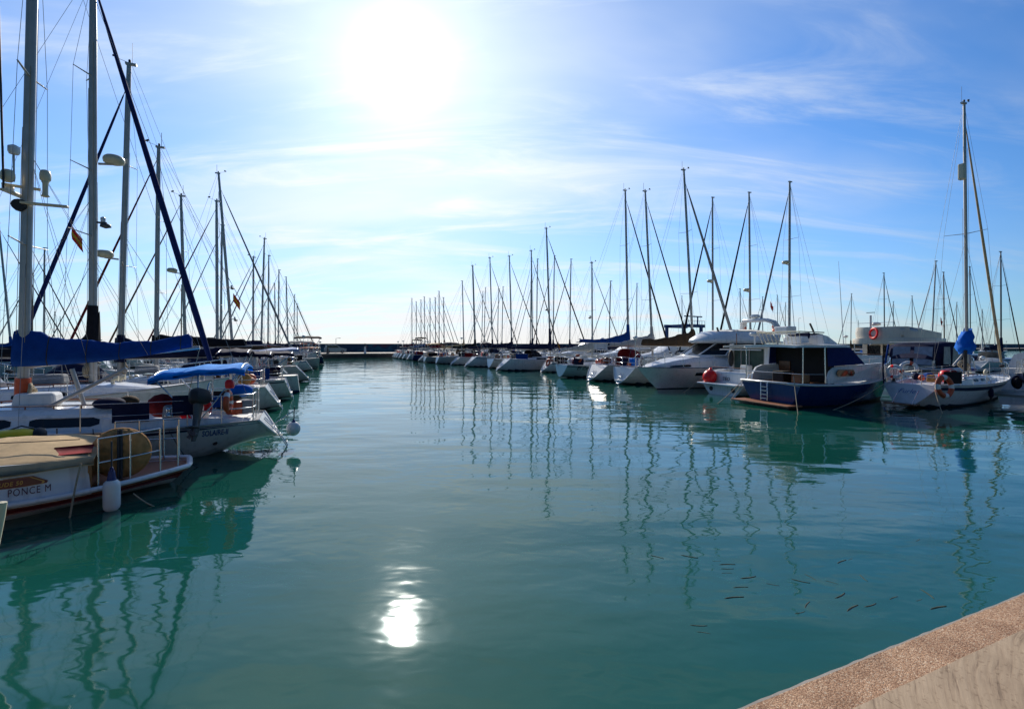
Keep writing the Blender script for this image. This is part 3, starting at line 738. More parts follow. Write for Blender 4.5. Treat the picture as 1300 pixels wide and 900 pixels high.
        for i in range(4):   # halyards and lazy jacks
            q = MB(); a_ = 2 * math.pi * i / 4 + .4; q.tube([V(p['mx'] + .14 * math.cos(a_), .12 * math.sin(a_), z0 - .2), p['mpf'](p['H'] * (.55 + .1 * i)) + V(.1 * math.cos(a_), .1 * math.sin(a_), 0)], .006, 'rope', 4); q.build('halyard', root)
        q = MB()
        for k_ in range(3): q.arc(V(p['mx'] - .16, .05 * k_, z0 + .35 + .05 * k_), .17, .022, 'rope', (1, .2 * k_, .1), n=18, k=5, flat=1.6)
        q.build('rope_coil', root)
        if p.get('boom', 1):
            for sd_ in (1, -1):
                q = MB(); bz_ = p.get('bz', z0 + .75); tp = p['mpf'](bz_ + (p['H'] - bz_) * .42)
                for f_ in (.35, .7): q.tube([tp, V(p['mx'] - p.get('boom', hull.L * .36) * f_, sd_ * .2, bz_ + .25)], .004, 'rope', 4)
                q.build('lazy_jack', root)
    if p.get('arch'):
        q = MB(); x = hull.rs + .45; zt = hull.sheer(x) + 1.9; w = hull.y(x, hull.sheer(x)) - .1
        for dx in (0, .35): q.tube([V(x + dx, -w, hull.sheer(x)), V(x - .05 + dx, -w * .95, zt - .2), V(x - .1 + dx, -w * .75, zt), V(x - .1 + dx, w * .75, zt), V(x - .05 + dx, w * .95, zt - .2), V(x + dx, w, hull.sheer(x))], .022, 'steel', 8)
        ao = q.build('stern_arch', root)
        if p['arch'] == 'panels':
            q = MB(); q.box((x + .1, 0, zt + .06), (.7, w * 1.5, .035), 'glass_dark'); q.build('solar_panel', ao)

def clutter(root, hull, p, det, cx0):
    """cloths on the rails, cushions, raft canister, coiled rope: what lies about in a cockpit"""
    rnd = random.Random(int(root.location.x * 131 + root.location.y * 917)); sx = hull.rs
    cl = ['canvas_navy', 'canvas_black', 'canvas_maroon', 'canvas_blue', 'canvas_brown', 'canvas_grey', 'canvas_tan']
    if p.get('rails', True):
        for sd_ in (1, -1):
            if rnd.random() < .6:
                x0 = sx + rnd.uniform(.2, .6); x1 = x0 + rnd.uniform(.8, 1.8); m = rnd.choice(cl[:4] + ['canvas_white']); g = []
                for i in range(5):
                    x = lp(x0, x1, i / 4); z = hull.sheer(x); y = sd_ * (hull.y(x, z) - .03); g.append([V(x, y, z + .08), V(x, y, z + .58)])
                q = MB(); q.sheet(g, .012, m, False, (0, -sd_, 0)); q.build('weather_cloth', root)
    n = rnd.randint(3, 5) + (3 if det else 0)
    for i in range(n):
        x = rnd.uniform(sx + .3, cx0 + .2); z = hull.sheer(x); y = rnd.uniform(-.7, .7) * (hull.y(x, z) - .3); r = rnd.uniform(.14, .34); q = MB(); m = rnd.choice(cl + ['rubber', 'plastic_white', 'orange', 'varnish', 'orange', 'canvas_bright', 'canvas_ochre', 'red'])
        if rnd.random() < .5: q.box((x, y, z + .1 + r * .8), (r * 1.6, r * 1.4, r * 1.5), m, rnd.uniform(0, 3), (.85, .85)); q.build('cockpit_cushion', root, .05)
        else: q.ell((x, y, z + .12 + r * .8), (r, r * .8, r * .9), m, 10, 6); q.build('kit_bag', root)
    if rnd.random() < .6:
        x = hull.L * .42 + rnd.uniform(-.3, 1.5); q = MB(); z = hull.sheer(x) + p.get('cabh', .42); q.box((x, rnd.uniform(-.2, .2), z + .1), (.75, .5, .28), rnd.choice(['plastic_white', 'canvas_white', 'canvas_grey']), 0, (.9, .85)); q.build('life_raft', root, .06)
    if rnd.random() < .55 and det < 2:   # staff with gear on the pushpit
        x = sx + .2; y = rnd.choice((-1, 1)) * (hull.hb(0) * .8); z = hull.sheer(x); q = MB(); hh = rnd.uniform(1.4, 2.4); q.tube([V(x, y, z), V(x, y, z + hh)], .02, 'steel', 6); q.lathe([(.05, 0), (.16, .06), (.17, .16), (.05, .22)], V(x, y, z + hh), 'plastic_white', 10); q.build('antenna_staff', root)
    if p.get('canvas_fore'):
        x0, x1 = p['canvas_fore']; rings = []
        for i in range(7):
            k = i / 6; x = lp(x0, x1, k); w = .9 * (1 - .4 * k); h_ = p.get('cfh', .8) * math.sin(math.pi * (.15 + .75 * k)) ; z = hull.sheer(x)
            rings.append([V(x, -w, z), V(x, -w * .6, z + h_ * .7), V(x, 0, z + h_), V(x, w * .6, z + h_ * .7), V(x, w, z)])
        q = MB(); q.loft(rings, 'canvas_navy', True, True, True); q.build('foredeck_cover', root)

def yacht(label, px=None, s=None, pos=None, head=None, out=False, L=10, B=None, fs=.95, fm=1.0, fb=1.3, det=1, group=None, tr=.64, rs=.6, rb=1.0, top_py=None, hullkw={}, name='sailing_yacht', row='r', jit=0.0, zks=.06, **p):
    """a sloop; px + s put the foot of the mast on that column of the harbour frame"""
    B = B or L * .31 + .15; hull = Hull(L, B, fs, fm, fb, tr=tr, rs=rs, rb=rb, zks=zks, q=p.pop('hq', .46), qs=p.pop('hqs', .57)); p['mx'] = p.get('mx', L * p.get('mf', .56))
    base = 24.0 if row == 'r' else 204.0
    hd = R((base if head is None else head) + (180 if out else 0) + jit)
    if pos is None:
        m = st(s, t_for(px, s)); pos = m - V(math.cos(hd), math.sin(hd), 0) * p['mx']
    root = thing(name, label, 'sailing yacht', pos, hd, group)
    mast_w = world(root, (p['mx'], 0, 0))
    if top_py is not None: p['H'] = h_for(top_py, mast_w.y)
    p.setdefault('H', L * 1.28)
    hull.build(root, n=22 if det > 1 else 14 if det else 9, **hullkw)
    p['mp'] = p['mpf'] = rig(root, hull, p, det)
    fit_out(root, hull, p, det)
    root_info[root.name] = (hull, p)
    return root, hull, p
root_info = {}

# ------------------------------------------------------------------ loose gear: things of their own
def fender(p, h=.62, r=.12, m='plastic_white', cap='plastic_blue', label='', hang=.5, group=None):
    e = thing('fender', label, 'fender', p, random.uniform(0, 3), group)
    b = MB(); b.lathe([(.03, 0), (r * .5, .03), (r * .92, .08), (r, .13), (r, h - .13), (r * .92, h - .08), (r * .5, h - .03), (.03, h)], (0, 0, 0), m, 18); b.build('body', e)
    b = MB()
    for z, k in ((h - .05, 1), (.05, -1)): b.lathe([(r * .62, 0), (r * .5, .05 * k), (.05, .10 * k), (.04, .16 * k)][::k], (0, 0, z), cap, 14); b.arc((0, 0, z + .18 * k), .035, .014, cap, (0, 1, 0), n=12, k=6)
    b.build('end_cap', e)
    b = MB(); b.tube([V(0, 0, h + .14), V(0, .0, h + .14 + hang)], .012, 'rope_dark', 6); b.build('lanyard', e); return e
def ball_buoy(p, r, m, label, cap='plastic_blue', hang=.4, up=V(0, 0, 1), cat='buoy', name='ball_buoy'):
    e = thing(name, label, cat, p)
    b = MB(); b.lathe([(max(.004, r * math.sin(math.pi * i / 14)), -r * math.cos(math.pi * i / 14) * (1.08 if i < 7 else 1.12)) for i in range(15)], (0, 0, 0), m, 24, up); b.build('body', e)
    b = MB(); b.lathe([(r * .42, r * 1.0), (r * .24, r * 1.14), (r * .16, r * 1.36), (.012, r * 1.4)], (0, 0, 0), cap, 14, up); b.build('neck', e)
    b = MB(); u_ = Vector(up).normalized(); b.tube([u_ * r * 1.36, u_ * (r * 1.36 + hang)], .012, 'rope_dark', 6); b.build('lanyard', e); return e
def life_ring(p, axis, label, Rr=.29, r=.075, m='orange', m2='plastic_white', name='life_ring', horseshoe=False, spin=0.0, group=None):
    e = thing(name, label, 'life buoy', p, 0, group); b = MB()
    f = (lambda i, n: m2 if (i % (n // 4)) < n // 16 + 1 else m)
    if horseshoe: b.arc((0, 0, 0), Rr, r, (lambda i, n: m2 if i in (5, 6, 16, 17) else m), axis, -60, 240, 24, 10, .75, spin)
    else: b.arc((0, 0, 0), Rr, r, f, axis, n=40, k=12, flat=.8, spin=spin)
    b.build('ring', e)
    if not horseshoe:
        b = MB(); b.arc((0, 0, 0), Rr + r + .012, .009, 'rope', axis, n=32, k=5); b.build('grab_line', e)
    return e
def mooring(pts, label, r=.014, m='rope', sag=.0, group='mooring lines'):
    a, c = Vector(pts[0]), Vector(pts[-1]); n = 10
    b = MB(); b.tube([a.lerp(c, i / n) - V(0, 0, sag * math.sin(math.pi * i / n)) for i in range(n + 1)], r, m, 6)
    o = b.build('mooring_line'); return tag(o, label, 'mooring line', group)
def flag(p, label, w=.5, h=.34, bands=('flag_red', 'flag_yellow', 'flag_red'), staff=None, droop=.75, yaw=0.0, hang=True):
    e = thing('flag', label, 'flag', p, yaw); hts = (.36, .28, .36) if len(bands) == 3 else [1 / len(bands)] * len(bands); z = 0
    for bi, (mk, f_) in enumerate(zip(bands, hts)):
        b = MB(); g = []
        for i in range(9):
            x = w * i / 8; row = []
            for j in (0, 1):
                v = z + f_ * j; dx = x * (1 - droop * .75); row.append(V(dx + .02 * math.sin(v * 9), .05 * math.sin(i * 1.3 + v * 4) * (i / 8), -v * h - x * droop * .9))
            g.append(row)
        b.sheet(g, .004, mk, True, (0, 1, 0)); b.build('band', e); z += f_
    if staff:
        b = MB(); b.tube([V(0, 0, .05), V(0, 0, -staff)], .014, 'varnish', 7); b.build('staff', e)
    return e

# ================================================================== LEFT SIDE, near boats
hdL = R(204)
# -- white launch with tan cover, lettered PONCE M
def launch():
    hd = R(214); root = thing('motor_launch', 'white wooden-style launch lettered PONCE M with tan canvas cover and maroon stripe', 'motor launch', (-6.70, 9.25, 0), hd)
    h = Hull(8.2, 2.85, .36, .36, .9, tr=.30, um=.30, rs=-.30, rb=.5, zks=-.02, q=.22, qs=.5, keelr=.5)
    h.build(root, 'gelcoat', 'gelcoat', 'gelcoat', stripe2=None, stripe=None, transom='gelcoat', n=26, deckm='teak', rub='gelcoat')
    # maroon band painted round the hull
    for side in (1, -1):
        q = MB(); g = []
        for i in range(41):
            u = i / 40 * .97; z0 = .09 + .05 * u + .08 * (1 - u) ** 8; row = []
            for z in (z0, z0 + .13):
                x = lp(h.xs(z), h.xb(z), u); y = h.y(x, z) if u > 0 else h.hb(0) * min(1, (z - h.zks) / (h.fs - h.zks)) ** h.q
                row.append(V(x, side * (y + .016), z))
            g.append(row)
        q.sheet(g, .004, 'stripe_red', True, (0, -side, 0)); q.build('painted_band', root)
    q = MB(); tw = [h.at(0, w, 1) for w in (.62, .45)]
    a = [h.at(0, w, s_) for (w, s_) in ((.64, 1), (.64, -1), (.38, -1), (.38, 1))]; a = [p + V(-.018, 0, 0) for p in a]
    q.sheet([[a[0], a[1]], [a[3], a[2]]], .004, 'stripe_red', False, (1, 0, 0)); q.build('painted_band', root)
    # thick white bulwark cap round the stern
    q = MB()
    c = [h.at(u, 1.0, 1) for u in [.42 - .42 * i / 14 for i in range(15)]]
    c = c + [V(c[-1].x - .02, c[-1].y * k, c[-1].z) for k in (.6, .2)]
    c = c + [V(p.x, -p.y, p.z) for p in c[::-1]]
    q.tube([p + V(0, 0, .015) for p in c], .055, 'gelcoat', 8, flat=.8); q.build('bulwark_cap', root)
    # raised topsides ahead of the aft deck
    x0, x1 = 1.0, 7.6
    for side in (1, -1):
        q = MB(); g = []
        for i in range(21):
            x = lp(x0, x1, i / 20); z = h.sheer(x); y = h.y(x, z) - .03; t = .84 + .012 * i + .0012 * i * i
            g.append([V(x, side * y, z - .05), V(x, side * (y - .01), lp(z, t, .5)), V(x, side * (y - .05), t)])
        q.sheet(g, .04, 'gelcoat', True, (0, -side, 0)); q.build('topside', root)
    q = MB(); yb = h.y(x0, h.sheer(x0)) - .03
    q.box((x0 + .02, 0, .60), (.05, yb * 2, .5), 'varnish'); q.build('bulkhead', root)
    # rubbing strake
    for side in (1, -1):
        q = MB(); q.tube([V(x, side * (h.y(x, h.sheer(x)) + .005), h.sheer(x) + .01) for x in [lp(.9, 7.8, i / 20) for i in range(21)]], .035, 'gelcoat', 6); q.build('rubbing_strake', root)
    # tan cover: laced over a ridge, soft folds
    rnd = random.Random(3); g = []
    for i in range(25):
        k = i / 24; x = lp(x0 - .04, 7.4, k); z = .84 + .24 * k * k; y = h.y(max(x, x0), h.sheer(max(x, x0))) + .02; rid = .20 + .06 * math.sin(k * 9) ** 2 * (1 - k); row = []
        rid *= min(1, .6 + k * 5)
        for j in range(15):
            c = -1 + 2 * j / 14; zz = z + rid * (1 - abs(c) ** 1.5) + .012 * math.sin(k * 46 + c * 5) * (1 - c * c) + rnd.uniform(-.006, .006); row.append(V(x, y * c, zz))
        row = [V(x, -y - .01, z - .09)] + row + [V(x, y + .01, z - .09 + .015 * math.sin(k * 30))]
        g.append(row)
    q = MB(); q.sheet(g, .015, 'canvas_tan', True); co = q.build('canvas_cover', root)
    q = MB(); g = [[V(x0 + .02 + .5 * i / 3, y, h_ + .012) for (y, h_) in ((1.02, .90), (.86, .94), (.7, .98))] for i in range(4)]
    q.sheet(g, .006, 'canvas_maroon', True); q.build('cover_patch', co)
    # stern rails
    q = MB()
    P = lambda x, sd_: V(x, sd_ * max(.0, h.y(x, h.sheer(x)) - .10), h.sheer(x))
    posts = [P(.93, 1), P(.53, 1), P(.12, 1), V(-.14, .42, .36), V(-.14, -.42, .36), P(.12, -1), P(.53, -1), P(.93, -1)]
    for i, p_ in enumerate(posts): q.tube([p_, p_ + V(0, 0, .82 if i not in (3, 4) else .8)], .016, 'steel', 8); q.build('rail_post', root); q = MB()
    for a_, c_ in ((0, 3), (4, 8)):
        for hh in (.82, .42): q.tube([p_ + V(0, 0, hh) for p_ in posts[a_:c_]], .013, 'steel', 8)
        q.build('stern_rail', root); q = MB()
    lettering(root, Top(h, -.03), 'PONCE M', 1.68, .425, .155, 1, 'letter_red', 0, 1.15, 0, .0, xs=.62)
    lettering(root, h, 'PONCE M', .06, .255, .085, 1, 'letter_black', .2, 1.0, .002, .0)
    # pointed name plate
    q = MB(); t = Top(h, -.03)
    def plate(sc, off, m):
        pts = [(-1.15, .045), (-.6, .085), (.42, .085), (.62, -.015), (.60, -.05), (-.62, -.065)]
        cx = 1.98
        q.sheet([[V(cx - X_ * sc * .8, t.y(cx - X_ * sc * .8, .605 + zz * sc) + off, .605 + zz * sc) for (X_, zz) in row] for row in ([pts[0], pts[1], pts[2], pts[3]], [pts[0], pts[5], (.3, -.06), pts[4]])], .004, m, False, (0, -1, 0))
    plate(1.0, .006, 'stripe_red'); plate(.93, .009, 'brass'); plate(.88, .012, 'stripe_red')
    po = q.build('name_plate', root)
    lettering(root, Top(h, -.018), 'LAUDE 50', 1.92, .585, .085, 1, 'brass', .15, 1.15, .002, xs=.8)
    return root, h
class Top:
    """upright topside above a hull: same outline as the sheer"""
    def __init__(s, h, off): s.h, s.off = h, off
    def y(s, x, z): return s.h.y(x, s.h.sheer(x)) + s.off - .02 * max(0, (z - .45) / .4) + .004
dm('brass', (.42, .26, .08), .4, .6)
LA, LAh = launch()
def bundle():
    e = thing('canvas_bundle', 'round ochre canvas cover strapped upright behind the rail of the launch', 'canvas cover', world(LA, (.68, .55, .33)), LA.rotation_euler.z)
    b = MB(); q_ = V(0, 0, 1).rotation_difference(V(.18, 1, 0).normalized()); rings = []; rnd = random.Random(4); ph = [rnd.uniform(-.5, .5) for _ in range(64)]
    for r_, z_ in ((.02, -.13), (.14, -.15), (.27, -.155), (.37, -.12), (.42, -.05), (.43, 0), (.42, .05), (.37, .12), (.27, .155), (.14, .15), (.02, .13)):
        ring = []
        for k in range(64):
            a = 2 * math.pi * k / 64; x = r_ * math.cos(a); fold = .018 * math.sin(x * 42 + ph[k] * .6) + .012 * math.sin(x * 90 + a)
            ring.append(q_ @ V(x, r_ * math.sin(a) * (1 + .02 * math.sin(5 * a)), z_ + fold * (1 if z_ > 0 else -1) * (r_ / .4)) + V(0, 0, .44))
        rings.append(ring)
    b.loft(rings, 'canvas_ochre', True, True, True); b.build('cover', e)
    b = MB(); b.arc((0, 0, .44), .405, .045, 'canvas_ochre', (.18, 1, 0), n=28, k=6); b.build('rolled_rim', e)
    b = MB()
    for a in (-.02, .02): b.tube([V(a, .17, .88), V(a, .19, .45), V(a, .2, .02)], .02, 'rope_dark', 6)
    b.build('strap', e)
bundle()
fender(world(LA, (.72, 1.38, -.05)), .58, .115, 'plastic_white', 'plastic_blue', 'white cylinder fender with dark blue ends hanging beside the round ochre cover', .45)
mooring([world(LA, (1.1, 1.34, .80)), world(LA, (1.22, 1.46, -.05))], 'slack rope hanging down the white side of the tan-covered launch', .014, 'rope', -.05)
mooring([world(LA, (.45, 1.3, .2)), world(LA, (.0, 1.65, -.05))], 'short rope dropping into the water below the stern deck of the launch', .010, 'rope', .05)
mooring([world(LA, (4.0, .5, 1.3)), world(LA, (1.2, .75, 1.10)), ], 'thin dark line lying across the tan canvas cover', .008, 'rope_dark', .04, None)
def dive_gear():
    e = thing('gear_bag', 'yellow and black gear bag lying behind the tan canvas cover', 'bag', world(LA, (2.30, -.66, .92)), LA.rotation_euler.z)
    b = MB(); b.loft([[V(x, .17 * w * math.cos(a), .02 + .13 * w * math.sin(a) + .1) for a in [k * math.pi / 6 for k in range(12)]] for x, w in ((-.30, .35), (-.27, .8), (-.14, 1.02), (.08, 1), (.22, .92), (.27, .5))], 'yellow'); b.build('body', e)
    b = MB()
    for x in (-.33, .30): b.ell((x, 0, .12), (.11, .16, .13), 'rubber')
    b.tube([V(-.3, 0, .22), V(-.1, 0, .30), V(.1, 0, .22)], .014, 'rubber', 6); b.build('end_pocket', e)
dive_gear()
def edge_boat():
    e = thing('rowing_boat', 'tip of a small maroon boat with cream rail at the frame edge', 'rowing boat', (-10.22, 4.12, 0), R(6))
    h = Hull(5.2, 1.6, .5, .55, 1.12, tr=.6, rs=.1, rb=.28, q=.5, qb=.6)
    h.build(e, 'stripe_red', 'plastic_cream', 'plastic_cream', stripe='plastic_cream', n=16, deckm='varnish', rub='plastic_cream')
    b = MB(); b.tube([h.at(1, w, 1) + V(.01, 0, .02) for w in (.1, .3, .5, .7, .9, 1)], .035, 'plastic_cream', 8); b.build('stem', e)
edge_boat()

# -- sloop lettered SOLAIRE-II
p = dict(mx=5.3, H=13.6, rake=.22, mr=.105, cover='canvas_blue', ch=.82, ct=.30, cw=.2, collar=0, boom=3.3, bz=2.2, boomrise=.42, coverlen=1.0, pile=1.6, forem='canvas_navy', forer=.07, spray=None, win='two', cab=(3.4, 8.2), cabh=.5, cabw=.30,
         bim='canvas_sky', bimx=(.9, 2.8), bimz=2.2, bimt=-.16, bimw=.33, bimc=.1, wheel=True, spreaders=(.30, .60), sweep=.05, mz=1.15)
SO, SOh, SOp = yacht('white sloop lettered SOLAIRE-II with long blue sail cover and sky-blue awning', pos=V(-5.98, 12.6, 0), head=204, row='l', L=10.7, B=3.15, fs=.84, fm=.92, fb=1.25, det=2, tr=.56, rs=.62, rb=1.1, zks=.30,
     hullkw=dict(stripe='stripe_navy', boot='gelcoat_grey', anti='gelcoat_grey'), **p)
lettering(SO, SOh, 'SOLAIRE-II', 1.52, .56, .20, 1, 'letter_blue', .35, 1.0, .006, xs=.55)
q = MB(); g = []
for i in range(21):
    x = lp(1.05, 5.6, i / 20); z = .76 + .012 * x; g.append([V(x, SOh.y(x, z) + .006, z), V(x, SOh.y(x, z + .028) + .006, z + .028)])
q.sheet(g, .003, 'stripe_navy', True, (0, -1, 0)); q.build('pinstripe', SO)
q = MB(); q.lathe([(.05, -.02), (.05, .02)], V(1.55, SOh.y(1.55, .34) + .005, .34), 'rubber', 12, (0, 1, 0)); q.build('exhaust_outlet', SO)
mp = SOp['mp']
# mast of the sloop: orange wrap at the foot, antenna platform with domes
q = MB(); q.tube([mp(1.48), mp(1.95)], .135, 'orange', 12); q.tube([mp(1.0), mp(1.46)], .125, 'plastic_white', 12); q.build('mast_wrap', SO)
def antenna_platform():
    o = MB(); c = mp(5.95); rz = -hdL
    o.box(c + V(.2, -.05, .05), (.14, 1.0, .05), 'plastic_cream', 0, rx=-.06); o.box(c + V(-.35, .15, -.16), (.8, .12, .05), 'plastic_cream'); o.box(c + V(.1, 0, .22), (.6, .10, .05), 'plastic_cream', .3)
    pl = o.build('antenna_platform', SO, .01)
    radar(pl, c + V(-.34, .1, .48), .10, 'plastic_cream', name='radar_dome'); radar(pl, c + V(.22, .25, .36), .12, 'plastic_cream', name='radar_dome')
    o = MB(); o.lathe([(.04, -.06), (.08, -.04), (.05, 0), (.05, .24), (.07, .28), (.04, .3)], c + V(-.34, .1, .08), 'plastic_cream', 14); pl_ = o.build('antenna', pl); o = MB(); o.lathe([(.08, 0), (.10, .05), (.10, .12), (.04, .15)], c + V(.34, -.05, .10), 'plastic_white', 14); o.build('antenna', pl); o = MB()
    o.lathe([(.08, 0), (.10, .05), (.10, .16), (.03, .2)], c + V(.12, .25, .85), 'plastic_white', 14); o.tube([c + V(.12, .25, .25), c + V(.12, .25, .85)], .018, 'alu', 6); o.build('antenna', pl); o = MB(); o.lathe([(.12, -.1), (.14, 0), (.12, .1)], c + V(.1, .05, -.2), 'rubber', 12, (0, 1, 0)); o.build('antenna', pl)
    o = MB(); o.tube([c + V(.22, .40, .02), c + V(.30, .40, 3.9)], .020, 'rubber', 7); o.build('whip_antenna', pl)
antenna_platform()
# loose gear on her stern
ball_buoy(world(SO, (-.14, .12, .46)), .175, 'plastic_white', 'white ball fender hung off the stern tip of the sloop SOLAIRE-II', 'plastic_blue', .35, V(.05, .0, 1), 'fender', 'ball_fender')
q = MB(); q.tube([V(.35, .1, .6), V(-.10, .12, .90), V(-.14, .12, .93)], .016, 'steel', 6); q.build('fender_pole', SO)
life_ring(world(SO, (1.25, .98, 1.32)), (.95, .35, 0), 'orange horseshoe buoy standing on the stern rail of SOLAIRE-II', .22, .085, 'orange', horseshoe=True, name='horseshoe_buoy', spin=R(90))
life_ring(world(SO, (1.95, .72, 1.18)), (.3, -.9, .2), 'dark red ring buoy tied inside the stern rail behind the outboard', .26, .085, 'red', 'canvas_maroon', horseshoe=True, name='horseshoe_buoy', spin=R(60))
def outboard(p, rz, label, cowl='rubber', sc=1.0):
    e = thing('outboard_motor', label, 'outboard motor', p, rz); S = sc
    b = MB(); b.loft([[V(x * S, y * S, z * S) for x, y in ((-.24 * k, -.15 * k), (.20 * k, -.13 * k), (.28 * k, 0), (.20 * k, .13 * k), (-.24 * k, .15 * k), (-.3 * k, 0))] for z, k in ((0, .75), (.06, 1), (.26, 1.02), (.36, .8), (.4, .4))], cowl); b.build('cowling', e, .02)
    b = MB(); b.loft([[V((x + dx) * S, y * S, z * S) for x, y in ((-.08 * k, -.05 * k), (.10 * k, -.04 * k), (.10 * k, .04 * k), (-.08 * k, .05 * k))] for z, k, dx in ((.02, 1.3, 0), (-.3, 1, .02), (-.62, .8, .05), (-.66, 1.0, .05), (-.74, .8, .06), (-.95, .5, .10))], 'alu_dark'); b.box((.1 * S, 0, -.60 * S), (.34 * S, .2 * S, .02), 'alu_dark'); b.build('leg', e)
    b = MB(); b.lathe([(.01, -.12), (.05, -.06), (.055, .06), (.02, .12)], V(.10 * S, 0, -.78 * S), 'alu_dark', 10, (1, 0, 0))
    for a in range(3): b.box(V(.20 * S, .07 * math.cos(a * 2.09) * S, -.78 * S + .07 * math.sin(a * 2.09) * S), (.02, .09 * S, .09 * S), 'alu_dark', rx=a * 2.09, rz=.4)
    b.build('propeller', e)
    b = MB(); b.tube([V(-.28 * S, 0, .1 * S), V(-.6 * S, .03, .16 * S)], .018, 'rubber', 7); b.build('tiller', e)
    return e
ob = outboard(world(SO, (1.78, 1.36, 1.36)), hdL + R(70), 'black outboard motor clamped to the stern rail of SOLAIRE-II', 'rubber', .88); ob.rotation_euler = (R(8), R(-14), hdL + R(60))
def dodger(root, a, c, h0, h1, side, m, name='dodger'):
    b = MB(); b.sheet([[V(x, side, z) for x in (a, lp(a, c, .5), c)] for z in (h0, h1)], .015, m, False, (0, -1, 0)); return b.build(name, root)
dodger(SO, 2.7, 3.35, 1.02, 1.42, 1.30, 'canvas_navy'); dodger(SO, 1.9, 2.3, 1.10, 1.55, 1.22, 'canvas_navy'); dodger(SO, 1.4, 1.85, 1.0, 1.3, -.9, 'canvas_blue')
q = MB(); q.ell((1.15, -.7, 1.45), (.28, .2, .17), 'canvas_bright'); q.build('outboard_cover', SO)
q = MB(); q.ell((3.6, .6, 1.38), (.30, .26, .13), 'canvas_navy'); q.ell((3.35, .2, 1.36), (.2, .2, .14), 'canvas_brown'); q.build('sail_bag', SO)
q = MB(); q.lathe([(.09, 0), (.10, .05), (.10, .14), (.06, .2)], world(SO, (.0, 0, 0)) * 0 + V(1.22, .98, 1.66), 'red', 12); q.build('rescue_light', SO)
q = MB()    # gangway pole and prop aft of the mast
q.tube([V(4.9, .5, 1.2), V(3.3, .55, 2.15)], .04, 'alu', 8); q.tube([V(4.1, .3, 1.2), V(4.35, .3, 2.15)], .045, 'alu', 8); q.build('spinnaker_pole', SO)
mooring([world(SO, (2.3, 1.45, .8)), world(SO, (1.5, 1.75, -.05))], 'loose dark line hanging down the side of SOLAIRE-II below the outboard', .010, 'rope_dark', .25)
mooring([world(SO, (3.6, 1.5, .95)), world(SO, (3.4, 1.9, -.05))], 'thin dark rope straight down from the sloop side to the water', .009, 'rope_dark', .02)

